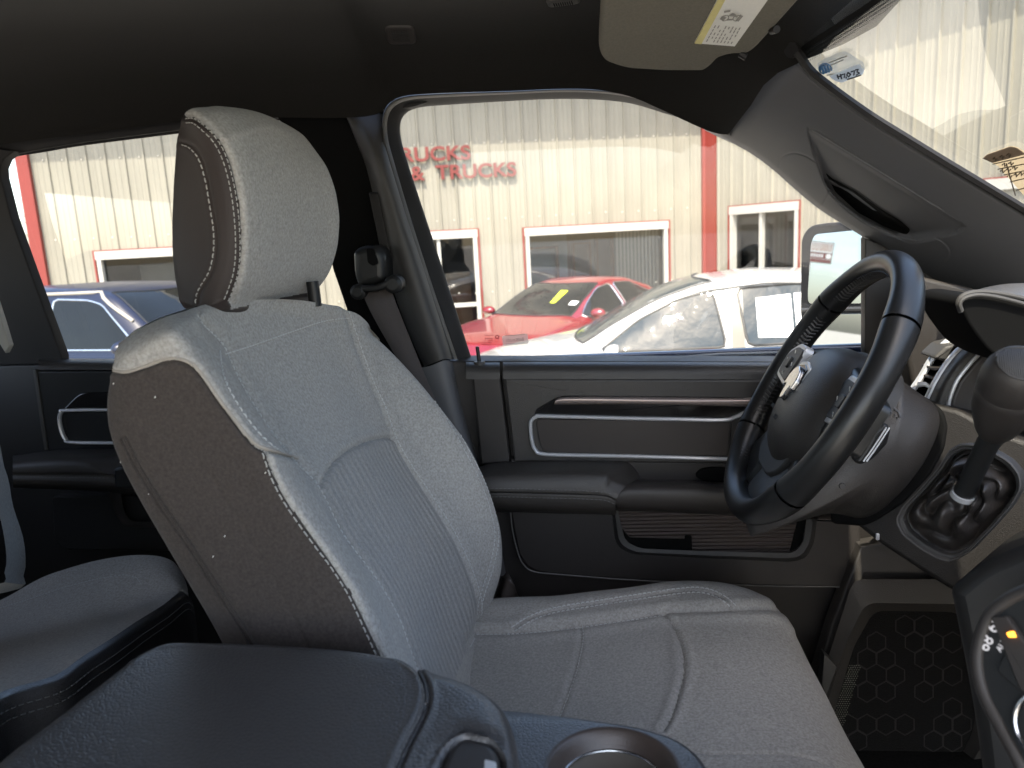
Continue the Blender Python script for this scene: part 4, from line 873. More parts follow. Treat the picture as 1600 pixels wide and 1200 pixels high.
# ================================================================ DRIVER SEAT
seat = thing('driver_seat', 'grey cloth driver seat with dark side panels and ribbed centre, nearest the camera', 'seat', (-.1, .81, 1.2))
def colcurve(pts, y, zb=1.48):
    P = np.array([Y(a, b, y) for a, b in pts]); P = P[np.argsort(P[:, 2])]
    if P[0, 2] > zb:
        k = (P[1]-P[0])/(P[1, 2]-P[0, 2]); P = np.vstack([P[0]+k*(zb-P[0, 2]), P])
    return P
cA = colcurve([(352, 1010), (340, 985), (290, 900), (250, 830), (215, 770), (190, 722), (172, 674), (168, 635), (171, 600), (182, 572)], .575)
cZ = colcurve([(385, 990), (300, 858), (250, 785), (215, 728), (192, 680), (184, 640), (183, 600), (188, 560)], .556)
cS = colcurve([(470, 1010), (400, 870), (350, 780), (310, 715), (275, 660), (250, 620), (232, 580), (222, 545)], .552)
cC = colcurve([(592, 1018), (560, 948), (546, 920), (520, 880), (490, 840), (451, 785), (425, 733), (400, 694), (366, 652), (338, 612), (312, 572), (290, 542), (272, 520)], .556)
cB = colcurve([(612, 990), (575, 915), (530, 840), (490, 775), (455, 725), (420, 675), (390, 635), (362, 590), (335, 550), (310, 517)], .60)
cV = colcurve([(647, 1018), (627, 962), (592, 902), (540, 832), (502, 758), (465, 719), (427, 670), (395, 621), (371, 576), (353, 537), (338, 500)], .665)
cM = colcurve([(700, 1000), (665, 905), (630, 830), (595, 765), (560, 700), (515, 630), (480, 570), (455, 520), (440, 490)], .81)
cW = colcurve([(745, 975), (748, 940), (735, 895), (710, 840), (680, 790), (640, 730), (615, 685), (596, 632), (582, 604), (561, 548), (548, 508)], .955)
cK = colcurve([(765, 945), (783, 900), (786, 868), (781, 825), (762, 770), (735, 710), (708, 668), (680, 630), (648, 590), (615, 553), (582, 522)], 1.035)
cK2 = cK.copy(); cK2[:, 1] = 1.06; cK2[:, 0] -= .035
cR = cK.copy(); cR[:, 1] = 1.05; cR[:, 0] = np.interp(cR[:, 2], cA[:, 2], cA[:, 0])
cR2 = cR.copy(); cR2[:, 1] = .81; cR2[:, 0] -= .02
cA2 = cA.copy(); cA2[:, 1] = .64; cA2[:, 0] -= .006
NT = 44; tt = np.linspace(0, 1, NT)
def atz(c, t):
    z = c[0, 2]+(c[-1, 2]-c[0, 2])*t; return np.array([np.interp(z, c[:, 2], c[:, 0]), np.interp(z, c[:, 2], c[:, 1]), z])
cols = [cA, cZ, cS, cC, cB, cV, cM, cW, cK, cK2, cR, cR2, cA2]
rows = [[atz(c, t) for c in cols] for t in tt]
# smooth the columns lengthwise
R_A = np.array(rows)
for _ in range(3): R_A[1:-1] = R_A[1:-1]*.5+(R_A[:-2]+R_A[2:])*.25
ridge_px = [(193, 533, .60), (197, 528, .60), (228, 507, .605), (262, 492, .615), (300, 482, .65), (335, 475, .69), (415, 467, .77), (505, 476, .90), (560, 500, .985), (598, 532, 1.03), (560, 500, .985), (415, 467, .77), (262, 492, .64)]
ridge = np.array([Y(a, b, y) for a, b, y in ridge_px])
last = R_A[-1]
m1 = last*.75+ridge*.25; m1[:, 2] = last[:, 2]*.40+ridge[:, 2]*.60
m2 = last*.40+ridge*.60; m2[:, 2] = last[:, 2]*.12+ridge[:, 2]*.88
rowsF = np.concatenate([R_A, [m1, m2, ridge*.9+last*.1*np.array([1, 1, 0])+ridge*.1*np.array([0, 0, 1])]])
# densify around, then along
def dens(G, nu, nv, closed_v=True):
    H = np.stack([resamp(cr(r, 14, closed=closed_v), nv, closed=closed_v) if False else cr(r, max(8, nv//len(r)), closed=closed_v) for r in G]); 
    return np.stack([cr(H[:, j], nu) for j in range(H.shape[1])], 1)
GS = dens(rowsF, 8, 300)
def groove(G, lines, closed_v, front=None):
    """press seams into a padded surface: lines = (pixel polyline, depth m, half width px[, puff m, puff px])"""
    V = G.reshape(-1, 3).copy(); a, b = G.shape[:2]
    du = np.gradient(G, axis=0); dv = (np.roll(G, -1, 1)-np.roll(G, 1, 1)) if closed_v else np.gradient(G, axis=1)
    N = np.cross(du.reshape(-1, 3), dv.reshape(-1, 3)); N /= np.maximum(np.linalg.norm(N, axis=1), 1e-9)[:, None]
    view = V-CAM; s_ = np.sign((N*view).sum(1).mean()) if front is None else front
    # orientation: outward = away from centroid
    c = V.mean(0); o_ = np.sign(((V-c)*N).sum(1).mean()); N *= o_
    vis = (N*view).sum(1) < 0.0
    px = proj(V); d = np.zeros(len(V))
    for ln in lines:
        pl = cr(np.array(ln[0], float), 6); dist = distpl(px, pl); d -= ln[1]*np.exp(-(dist/ln[2])**2)
        if len(ln) > 3: d += ln[3]*np.exp(-((dist-ln[4])/(ln[4]*.6))**2)
    V += N*np.where(vis, d, 0)[:, None]
    return V, px, vis, N
S1 = [(150, 574), (175, 580), (190, 583), (205, 582), (225, 575), (245, 567), (262, 563), (275, 562), (290, 566), (303, 574), (318, 592), (335, 617), (350, 638), (365, 657), (382, 679), (400, 697), (416, 704), (440, 711), (465, 719)]
S1c = [(416, 706), (430, 745), (451, 785), (490, 840), (520, 880), (546, 920), (560, 948), (592, 1018), (640, 1120)]
VL = [(312, 490), (320, 503), (353, 537), (371, 576), (395, 621), (427, 670), (465, 719), (502, 758), (540, 832), (592, 902), (627, 962), (647, 1018), (670, 1080)]
WL = [(540, 487), (547, 505), (561, 548), (582, 604), (596, 632), (615, 685), (640, 730), (680, 790), (710, 840), (735, 895), (748, 940), (746, 975), (730, 1010)]
ARC = [(502, 758), (512, 738), (526, 718), (545, 703), (575, 689), (600, 684), (617, 684)]
YOKE = [(353, 556), (400, 541), (460, 520), (510, 504), (549, 500)]
STR = [(596, 624), (620, 605), (640, 594), (655, 588)]
BL = [(178, 655), (215, 665), (250, 676), (285, 697), (320, 735), (360, 795), (400, 860), (440, 935), (470, 990), (480, 1015)]
ZIP = [(193, 684), (215, 728), (250, 785), (300, 858), (385, 990), (410, 1035)]
OUTR = [(655, 588), (672, 612), (700, 652), (730, 705), (755, 755), (770, 800), (776, 840), (768, 885), (752, 935), (748, 965)]
V, pxs, vis, NS = groove(GS, [(S1, .0028, 2.2, .0010, 8), (S1c, .0025, 2.2, .0008, 7), (VL, .0035, 2.6, .001, 12), (WL, .0035, 2.6, .0015, 14), (ARC, .0035, 2.6, .0012, 10), (YOKE, .0012, 1.8), (STR, .0012, 1.8), (BL, .0012, 1.8), (ZIP, .002, 3.0), (OUTR, .0008, 1.8)], True)
# shallow wrinkles and lumps
def lumps(V, N, amp, sc, seed):
    rg = np.random.RandomState(seed); d = np.zeros(len(V))
    for k in range(14):
        f = rg.normal(size=3)*sc*rg.uniform(.5, 1.6); d += np.sin(V@f+rg.uniform(0, 6.28))/14
    return V+N*(d*amp*2)[:, None]
V = lumps(V, NS, .0009, 22, 4)
GSd = V.reshape(GS.shape); a_, b_ = GS.shape[:2]
Fall = []; 
for i in range(a_-1):
    for j in range(b_):
        j2 = (j+1) % b_; Fall.append((i*b_+j, i*b_+j2, (i+1)*b_+j2, (i+1)*b_+j))
Fall = np.array(Fall); fc = pxs[Fall].mean(1); fv = vis[Fall].mean(1) > .5; fy = V[Fall].mean(1)
darkpoly = np.array([tuple(p) for p in cr(S1[:-2], 5)]+[tuple(p) for p in cr(S1c, 5)]+[(300, 1200), (60, 700)])
inspoly = np.array([tuple(p) for p in cr(ARC, 5)]+[tuple(p) for p in cr(WL[6:], 5)]+[(700, 1100), (670, 1080)]+[tuple(p) for p in cr(VL[8:-1], 5)[::-1]])
isd = inpoly(fc, darkpoly) & (fy[:, 1] < .66) | (~fv & (fy[:, 0] < np.interp(fy[:, 2], cM[:, 2], cM[:, 0])-.03) & (fy[:, 2] < 1.97))
isn = inpoly(fc, inspoly) & fv & (fy[:, 1] > .62) & ~isd
uvs = np.stack(np.meshgrid(np.linspace(0, 1, a_), np.linspace(0, 1, b_), indexing='ij'), -1).reshape(-1, 2)[:, ::-1]
def part(nm, V, Fc, m, par, uv=None, **k):
    Fc = np.asarray(Fc); used = np.unique(Fc); mp = np.zeros(len(V), int); mp[used] = np.arange(len(used))
    return obj(nm, V[used], mp[Fc], m, par, uv=None if uv is None else uv[used], **k)
# fix normals once by area-weighted neighbours: parts share borders, so shade each with smooth faces
back = part('backrest', V, Fall[~isd & ~isn], M['grey'], seat, angle=180)
part('side_panel', V, Fall[isd], M['dark'], back, angle=180)
UVI = uvs.copy(); UVI[:, 0] *= 2.9
part('ribbed_insert', V, Fall[isn], M['insert'], back, uv=UVI, angle=180)
TB = bvh(back, *[o for o in bpy.data.objects if o.parent == back and o.type == 'MESH'])
# piping, stitches and zip
mb = MB()
def cord(mb, t, pl, r, off, n=6, step=2.5):
    P, N = onsurf(t, cr(np.array(pl, float), 6), off, step)
    if len(P) > 2:
        P = np.array(P); k = np.linalg.norm(np.diff(P, axis=0), axis=1); ok = [0]+[i+1 for i in range(len(k)) if k[i] < .02]
        mb.tube(P[ok], r, n)
off1 = offpl(np.array(S1, float), 3.0); cord(mb, TB, [tuple(p) for p in off1[1:]], .0015, .0004)
mb.build('piping', M['piping'], back)
st_ = MB()
for d_ in (-6.5, 1.5): stitches(st_, TB, offpl(cr(S1c, 6), d_), .0046, .0026, .0006)
st_.build('bolster_stitching', M['stitch'], back)
st_ = MB()
for pl, ds in ((VL[6:], (-5,)), (WL, (4.5,)), (OUTR, (-3, 3)), (YOKE, (3,)), (VL[:7], (-5,)), ([(343, 548), (350, 590), (370, 630), (400, 672), (430, 700), (455, 712)], (0,))):
    for d_ in ds: stitches(st_, TB, offpl(cr(pl, 6), d_), .0038, .0024, .0006, off=.0004)
st_.build('seam_stitching', M['stitchl'], back)
mb = MB()
for d_ in (-4.5, 4.5):
    P, N = onsurf(TB, offpl(cr(ZIP, 6), d_), .0006, 3); P = np.array(P); mb.tube(P, .0016, 6, flat=.5)
P, N = onsurf(TB, cr(ZIP, 6), .0002, 3); mb.tube(np.array(P), .0008, 6); mb.build('zip', M['dark'], back)
# lint specks on the dark side
mb = MB(); rg = random.Random(5)
for k in range(9):
    p, n = hit(TB, rg.choice([(186, 618), (206, 597), (239, 781), (331, 876), (348, 888), (258, 728), (232, 800), (182, 640), (420, 905)])[0]+rg.uniform(-6, 6), rg.uniform(600, 900))
    if p is not None and p[1] < .6: mb.tube([p+n*.0004, p+n*.0006+np.array([.0009, 0, .0012])], .0004, 5)
mb.build('lint', M['paper'], back)
# ---- headrest
hr = obj  # noqa
def hcol(pts, y): return colcurve(pts, y, zb=9 if False else -9) if False else np.array(sorted([tuple(Y(a, b, y)) for a, b in pts], key=lambda v: v[2]))
hA = hcol([(285, 474), (279, 440), (276, 400), (276, 340), (278, 280), (281, 220), (286, 190)], .70)
hB = hcol([(318, 481), (325, 440), (335, 400), (338, 340), (333, 280), (322, 230), (308, 195)], .675)
hC = hcol([(350, 474), (368, 440), (376, 400), (378, 350), (374, 300), (362, 250), (345, 212)], .68)
hD = hcol([(372, 474), (395, 440), (405, 400), (408, 350), (404, 300), (393, 250), (374, 203)], .71)
hE = hcol([(420, 470), (445, 440), (455, 400), (460, 350), (458, 300), (448, 250), (425, 195)], .80)
hF = hcol([(470, 464), (495, 430), (505, 390), (509, 345), (506, 300), (495, 258), (470, 215)], .90)
hG = hcol([(490, 458), (514, 428), (527, 385), (530, 340), (524, 298), (510, 258), (482, 222)], .945)
def shift(c, y, dx): q = c.copy(); q[:, 1] = y; q[:, 0] += dx; return q
hH = shift(hG, .96, -.035); hI = shift(hG, .945, -.075); hJ = shift(hG, .82, -.10); hJ[:, 0] = np.interp(hJ[:, 2], hA[:, 2], hA[:, 0]-.012)
hK = shift(hA, .73, -.012)
hI[:, 0] = np.interp(hI[:, 2], hA[:, 2], hA[:, 0]-.002)
hc = [hA, hB, hC, hD, hE, hF, hG, hH, hI, hJ, hK]
NT = 26; Rh = np.array([[atz(c, t) for c in hc] for t in np.linspace(0, 1, NT)])
for _ in range(2): Rh[1:-1] = Rh[1:-1]*.5+(Rh[:-2]+Rh[2:])*.25
topp = np.array([Y(a, b, y) for a, b, y in ((296, 177, .725), (304, 172, .735), (318, 169, .75), (335, 168, .775), (380, 174, .83), (430, 190, .88), (455, 203, .90), (455, 203, .90), (430, 190, .88), (380, 174, .83), (320, 169, .76))])
botp = Rh[0]*.55+Rh[0].mean(0)*.45; botp[:, 2] = Rh[0][:, 2]-.012-.0*topp[:, 2]
bm_ = Rh[0]*.9+Rh[0].mean(0)*.1; bm_[:, 2] -= .008
bc_ = Rh[0]*.05+Rh[0].mean(0)*.95; bc_[:, 2] = botp[:, 2].mean()+.004
l0 = Rh[-1]; q1 = l0*.72+topp*.28; q1[:, 2] = l0[:, 2]*.42+topp[:, 2]*.58; q2 = l0*.38+topp*.62; q2[:, 2] = l0[:, 2]*.12+topp[:, 2]*.88
GH = dens(np.concatenate([[bc_, botp, bm_], Rh, [q1, q2, topp]]), 7, 220)
HS = [(289, 181), (305, 182), (322, 194), (340, 212), (355, 238), (366, 272), (374, 312), (378, 352), (379, 395), (375, 430), (366, 458), (360, 472)]
HS2 = [(283, 222), (300, 230), (315, 250), (325, 285), (331, 320), (337, 360), (337, 395), (330, 425), (318, 446), (311, 460), (309, 474)]
Vh, pxh, vish, Nh = groove(GH, [(HS, .0028, 2.2, .0007, 8), (HS2, .0018, 1.8, .0005, 7)], True)
Vh = lumps(Vh, Nh, .001, 30, 9)
a_, b_ = GH.shape[:2]; Fh = np.array([(i*b_+j, i*b_+(j+1) % b_, (i+1)*b_+(j+1) % b_, (i+1)*b_+j) for i in range(a_-1) for j in range(b_)])
fch = pxh[Fh].mean(1); fvh = vish[Fh].mean(1) > .5; fyh = Vh[Fh].mean(1)
dk = (inpoly(fch, np.array([tuple(p) for p in cr(HS, 5)]+[(350, 560), (200, 560), (200, 170), (275, 178)])) & (fyh[:, 1] < .80)) | (~fvh & (fyh[:, 1] < .93) & (fyh[:, 2] < topp[:, 2].max()-.02)) | (fyh[:, 2] < Rh[0][:, 2].min()+.004)
hd_o = part('headrest', Vh, Fh[~dk], M['grey'], seat, angle=180); part('headrest_side', Vh, Fh[dk], M['hrdark'], hd_o, angle=180)
TH = bvh(hd_o, *[o for o in bpy.data.objects if o.parent == hd_o and o.type == 'MESH'])
st_ = MB()
for d_ in (-4.5, -11): stitches(st_, TH, offpl(cr(HS[::-1], 6), -d_ if True else d_), .0034, .0022, .0005)
stitches(st_, TH, offpl(cr(HS2[::-1], 6), 3.5), .0038, .0024, .0006); st_.build('stitching', M['stitch'], hd_o)
for (px_, py_, y_) in ((327, 478, .745), (490, 458, .885)):
    mb = MB(); c = Y(px_, py_, y_); mb.tube([c+np.array([0, 0, .014]), c+np.array([.001, 0, -.016])], .0075, 14); ps = mb.build('headrest_post', M['black'], seat)
# ---- cushion
xs = np.array([-.30, -.22, -.16, -.06, .04, .12, .18, .22, .25, .272, .283, .285, .27])
def zc(x): return np.interp(x, [-.3, -.16, -.02, .09, .15, .2, .24, .262, .28], [1.505, 1.518, 1.526, 1.540, 1.545, 1.541, 1.528, 1.508, 1.48])
ysc = [.555, .562, .58, .62, .67, .73, .80, .88, .94, .975, 1.01, 1.04, 1.062, 1.07]
bol = [-.16, -.035, .004, .006, -.002, -.006, -.008, -.004, 0, .008, .012, .004, -.022, -.16]
rows = []
for k, x in enumerate(xs):
    row = []
    for y, b in zip(ysc, bol):
        e = abs(y-.81)/.26; xx = x-.020*max(0, e)**4*max(0, (x-.05)/.2) if x > .05 else x
        z = zc(x)+(b if x > -.2 else b*.6)*(1 if k < len(xs)-4 else (.8 if b > -.05 else 1))
        if k == len(xs)-3: z = 1.46+(b if b < -.02 else 0)*.5
        if k == len(xs)-2: z = 1.42
        if k == len(xs)-1: z = 1.34
        if b < -.1: z = min(z, 1.36)
        row.append((xx, y, z))
    rows.append(row)
GC = np.array(rows); GC = np.stack([cr(r, 26) for r in GC]); GC = np.stack([cr(GC[:, j], 30) for j in range(GC.shape[1])], 1)
CF = [(745, 988), (802, 987), (855, 983), (907, 977), (960, 969), (1037, 958), (1100, 953), (1162, 951), (1190, 950), (1229, 956), (1245, 972)]
CM = [(907, 977), (908, 1000), (900, 1040), (889, 1075), (875, 1112), (868, 1130)]
CA = [(1037, 960), (1055, 985), (1066, 1020), (1068, 1050), (1060, 1085), (1048, 1120), (1036, 1140)]
CS = [(802, 983), (830, 966), (870, 953), (950, 940), (1050, 925), (1090, 922), (1115, 927), (1135, 938), (1148, 950)]
CN = [(1060, 1170), (1110, 1176), (1180, 1177), (1240, 1180), (1280, 1190), (1300, 1204)]
Vc, pxc, visc, Nc = groove(GC, [(CF, .0045, 2.8, .003, 12), (CM, .0025, 2.2, .001, 10), (CA, .003, 2.4, .002, 11), (CS, .0018, 3, .001, 10), (CN, .002, 2)], False)
Vc = lumps(Vc, Nc, .0016, 20, 12)
a_, b_ = GC.shape[:2]; Fcu = np.array([(i*b_+j, i*b_+j+1, (i+1)*b_+j+1, (i+1)*b_+j) for i in range(a_-1) for j in range(b_-1)])
fcc = pxc[Fcu].mean(1); fcy = Vc[Fcu].mean(1)
insc = inpoly(fcc, np.array([tuple(p) for p in cr(CF[:6], 5)]+[tuple(p) for p in cr(CA, 5)]+[(1020, 1300), (600, 1200), (650, 990)])) & (fcy[:, 2] > 1.45)
cu_ = part('cushion', Vc, Fcu[~insc], M['grey'], seat, angle=180)
uvc = np.stack([Vc[:, 0]*4.0, Vc[:, 1]], 1); part('cushion_insert', Vc, Fcu[insc], mat('cushion_cloth', (.315, .304, .287), .95, spec=.15, var=.26, vscale=330, bump=[('noise', 700, .35, .0007)], sheen=.08), cu_, uv=uvc, angle=180)
TC = bvh(cu_, *[o for o in bpy.data.objects if o.parent == cu_ and o.type == 'MESH'])
st_ = MB()
for d_ in (-4, 4): stitches(st_, TC, offpl(cr(CS, 6), d_), .0044, .0024, .0008)
stitches(st_, TC, offpl(cr(CM, 6), 3.5), .0038, .0024, .0006); stitches(st_, TC, offpl(cr(CF[:6], 6), -4), .0038, .0024, .0006)
st_.build('stitching', M['stitchl'], cu_)
# recliner cover between cushion and backrest, seat base
mb = MB(); mb.grid(smoothrows(np.array([resamp(cr([Y(a, b, y_) for a, b in l], 6), 30) for l, y_ in (([(765, 990), (775, 930), (790, 895), (800, 905)], 1.075), ([(770, 985), (783, 935), (795, 905), (806, 920)], 1.055), ([(775, 985), (795, 945), (806, 925), (815, 945)], 1.06), ([(780, 990), (800, 960), (812, 945), (818, 955)], 1.09))]), 5)); mb.build('recliner_cover', mat('recliner_plastic', (.045, .036, .032), .35, spec=.5, bump=[('noise', 40, .4, .004)]), seat, angle=180)
mb = MB(); mb.box((0.0, .81, 1.28), (.50, .44, .16), bev=.03); mb.build('seat_base', M['black'], seat)
# ================================================================ SEAT BELT
sb = thing('seat_belt', 'dark webbing seat belt hanging from its black guide on the door pillar', 'seat belt', Y(590, 460, 1.15))
Lb = [(566, 458), (578, 485), (597, 520), (625, 570), (660, 640)]; Rb = [(608, 447), (620, 480), (642, 535), (664, 590), (690, 650)]
L3 = resamp(cr([Y(a, b, y_) for (a, b), y_ in zip(Lb, (1.15, 1.145, 1.14, 1.13, 1.11))], 8), 40); R3 = resamp(cr([Y(a, b, y_) for (a, b), y_ in zip(Rb, (1.155, 1.15, 1.14, 1.13, 1.11))], 8), 40)
G = np.array([L3*(1-f)+R3*f+np.array([0, -.004*math.sin(f*math.pi*1.3), 0]) for f in np.linspace(0, 1, 9)])
G = np.concatenate([G, G[::-1]+np.array([0, .0015, 0])]); mb = MB(); mb.grid(G, cu=True)
uvb = np.stack([np.repeat(np.r_[np.linspace(0, 1, 9), np.linspace(1, 0, 9)], 40), np.tile(np.linspace(0, 1, 40), 18)], 1)
mb.build('webbing', M['belt'], sb, uv=uvb)
def bplate(nm, pts, y, m, th, bev, rr, par=None): V, Fc = slabY(rnd(pts, rr), y, th, bev, 4); return obj(nm, V, Fc, m, par or sb)
gd = bplate('guide', [(550, 392), (566, 383), (590, 384), (600, 400), (602, 440), (560, 452), (552, 430)], 1.14, M['black'], .05, .012, 10)
bplate('slot', [(572, 388), (584, 388), (592, 412), (582, 416), (574, 410)], 1.139, M['void'], .01, .001, 4, gd)
mb = MB()
for a, b, r in ((560, 456, .012), (615, 444, .014)):
    c = Y(a, b, 1.135); mb.tube([c+np.array([0, .02, 0]), c+np.array([0, -.004, 0]), c+np.array([0, -.008, 0])], [r, r, r*.6], 18)
mb.tube([Y(562, 452, 1.135), Y(590, 450, 1.13), Y(616, 438, 1.135)], .006, 10); mb.build('guide_bar', M['black'], sb)
bplate('adjuster_track', [(575, 300), (592, 300), (612, 400), (596, 402)], 1.2, M['rubber'], .02, .004, 4)
# ================================================================ REAR SEAT
rs = thing('rear_seat', 'grey cloth rear bench seat with black leather sides, far left behind the driver seat', 'seat', (-.8, .7, 1.2))
top = [([(-200, 960), (-60, 960), (0, 938), (60, 905), (100, 890), (150, 876), (200, 868), (240, 868), (268, 876), (285, 895)], 1.04),
       ([(-200, 990), (-60, 985), (0, 962), (60, 935), (110, 915), (160, 900), (200, 893), (245, 890), (275, 900), (292, 915)], [1.0]*10),
       ([(-200, 1060), (-60, 1030), (0, 1005), (70, 985), (130, 965), (180, 952), (220, 938), (262, 922), (282, 918), (294, 925)], [.80, .85, .88, .89, .90, .92, .94, .96, .97, .98]),
       ([(-200, 1160), (-60, 1125), (0, 1082), (85, 1055), (130, 1025), (170, 1000), (215, 970), (255, 945), (282, 925), (295, 932)], [.45, .52, .59, .64, .69, .74, .82, .90, .96, .98])]
rows = [resamp(cr([Y(p[0], p[1], (y if np.isscalar(y) else y[i])) for i, p in enumerate(pts)], 8), 160) for pts, y in top]
GR = smoothrows(np.array(rows), 14); GR[0] += 0
Vr, pxr, visr, Nr = groove(GR, [([(0, 950+0), (40, 938), (100, 918), (150, 905), (195, 900), (214, 905), (222, 915)], .0015, 2, .001, 8), ([(-40, 955), (0, 944), (60, 930), (140, 910), (220, 912), (282, 900)], 0, 2), ([(0, 945), (80, 930), (160, 918), (225, 905), (285, 893)], .003, 2.4, .002, 10)][0:1]+[([(-20, 948), (40, 940), (142, 922), (180, 910), (240, 898), (282, 893)], .002, 2.2), ([(0, 1000), (40, 985), (80, 965), (142, 925)], .0015, 2.2), ([(-20, 1050), (10, 1053), (25, 1062), (33, 1078)], .0015, 2)], False)
o = obj('cushion', Vr, [f for f in MB().grid(GR).F], M['grey'], rs, angle=180); TR = bvh(o)
e3 = rows[-1]; dn = e3+np.array([.004, -.01, -.006]); G = np.array([e3, e3+np.array([.010, -.008, -.008]), e3+np.array([.010, -.008, -.06]), e3+np.array([.0, 0, -.16]), e3+np.array([-.03, 0, -.3])])
mb = MB(); mb.grid(smoothrows(G, 4)); sd_o = mb.build('front_panel', M['leather'], rs, angle=180); TR2 = bvh(sd_o)
st_ = MB()
for dz in (.012, .022):
    q = e3+np.array([.0125, -.0095, -dz]); L = np.r_[0, np.cumsum(np.linalg.norm(np.diff(q, axis=0), axis=1))]; s_ = 0
    while s_+.0045 < L[-1]:
        a, b = [np.array([np.interp(u, L, q[:, k]) for k in range(3)]) for u in (s_, s_+.0045)]; st_.tube([a, b], .0006, 5); s_ += .008
st_.build('stitching', M['stitchd'], sd_o)
st_ = MB(); stitches(st_, TR, np.array([(0, 950), (40, 938), (100, 918), (150, 905), (195, 898), (214, 903), (222, 915)], float), .004, .0025, .0005); st_.build('stitching', M['stitchl'], o)
bk = [([(-300, 640), (-40, 660), (8, 735), (20, 790), (36, 840), (40, 880), (34, 905), (10, 925), (-300, 980)], .84), ([(-300, 660), (-46, 690), (0, 745), (12, 800), (26, 845), (30, 880), (24, 900), (4, 920), (-300, 970)], .80), ([(-300, 700), (-60, 720), (-20, 760), (0, 810), (8, 850), (10, 880), (4, 900), (-14, 915), (-300, 960)], .70)]
rows = [resamp(cr([Y(a, b, y) for a, b in l], 6), 60) for l, y in ([([(p[0]-4, p[1]) for p in bk[0][0]], .90)]+bk)]
mb = MB(); mb.grid(smoothrows(np.array(rows), 8)); mb.box((-1.09, .56, 1.83), (.44, .54, .50), bev=.07); mb.build('backrest', M['grey'], rs, angle=60)
mb = MB(); mb.box((-1.0, .69, 1.33), (.66, .52, .28), bev=.04); mb.build('seat_base', M['leather'], rs)
# ================================================================ STEERING WHEEL
def pillow(outl, fn, nrm, hgt, rings=10, pw=2.4, skirt=.02, cen=None):
    """domed plate: outline on a surface, swelling by hgt towards nrm in the middle"""
    P = np.array([fn(a, b) for a, b in outl]); n = np.array(nrm, float); n /= np.linalg.norm(n)
    c = P.mean(0) if cen is None else fn(*cen); rows = [P-n*skirt, P]
    for k in range(1, rings+1):
        f = 1-math.cos(k/rings*math.pi/2) if False else k/rings
        s_ = (1-f); rows.append(c+(P-c)*s_+n*hgt*(1-s_**pw))
    rows[-1] = c+(P-c)*.002+n*hgt
    mb = MB(); mb.grid(np.array(rows), cv=True); return mb
sw_ = None
WC = np.array([.2694, .9336, 1.8522]); WR = .1715; WT_ = .5356; WY = .0597
wv = np.array([math.sin(WT_), 0, math.cos(WT_)]); wh_ = np.array([math.sin(WY), math.cos(WY), 0]); wn = np.cross(wh_, wv); wn = wn/np.linalg.norm(wn); wn = wn if wn[0] < 0 else -wn
wv = np.cross(wn, wh_)*(1 if np.cross(wn, wh_)[2] > 0 else -1)
def wp3(h, v, n=0): return WC+wh_*h+wv*v+wn*n
stw = thing('steering_wheel', 'black leather steering wheel with stitched rim, silver spoke trim and shield emblem', 'steering wheel', WC)
def rimseg(a0, a1, m, nm, rr=1.0, n=90, par=None):
    A = np.linspace(a0, a1, n); rings = []
    for a in A:
        e = np.array([math.cos(a), math.sin(a)]); lower = max(0, -math.sin(a))
        thumb = .0022*math.exp(-((math.degrees(a) % 180-38)/12)**2)+.0022*math.exp(-((math.degrees(a) % 180-142)/12)**2)
        rw, rn = .0148*rr+thumb, .0172*rr+thumb
        R = WR-.004*max(0, -math.sin(a))**6
        rings.append([wp3(e[0]*(R+rw*math.cos(t)), e[1]*(R+rw*math.cos(t)), rn*math.sin(t)) for t in np.linspace(0, 2*math.pi, 28, endpoint=False)])
    mb = MB(); mb.grid(np.array(rings), cv=True); return mb.build(nm, m, par or stw, angle=180)
D = math.radians
cuts = [38, 142, 215, 325]
rim = rimseg(D(38.6), D(141.4), M['wheel'], 'rim', 1.0)
rimseg(D(142.6), D(214.4), M['wheel'], 'rim', 1.0); rimseg(D(215.6), D(324.4), M['wheel'], 'rim', 1.0); rimseg(D(325.6), D(397.4), M['wheel'], 'rim', 1.0)
mb = MB()
for c_ in cuts:
    a = D(c_); e = np.array([math.cos(a), math.sin(a)])
    rings = [[wp3(math.cos(b)*(WR+.0137*math.cos(t)), math.sin(b)*(WR+.0137*math.cos(t)), .0160*math.sin(t)) for t in np.linspace(0, 2*math.pi, 20, endpoint=False)] for b in (a-.013, a, a+.013)]
    mb.grid(np.array(rings), cv=True)
mb.build('rim_joint', M['void'], rim)
# baseball stitching on the inner side of the rim
mb = MB()
for a in np.arange(0, 360, 2.1):
    if min(abs((a-c_+180) % 360-180) for c_ in cuts) < 2: continue
    ra = D(a); r1 = WR-.0148
    for sg_ in (-1, 1):
        p0 = wp3(math.cos(ra)*(r1-.0006), math.sin(ra)*(r1-.0006), 0); a2 = D(a+.9); t = .42*sg_
        r2 = WR-.0148*math.cos(t)-.0006; p1 = wp3(math.cos(a2)*r2, math.sin(a2)*r2, .0172*math.sin(t)*1.02)
        mb.tube([p0, p1], .0013, 5)
mb.tube([wp3(math.cos(t)*(WR-.0149), math.sin(t)*(WR-.0149), 0) for t in np.linspace(0, 2*math.pi, 160, endpoint=False)], .0007, 5, closed=True)
mb.build('stitching', M['leather'], rim)
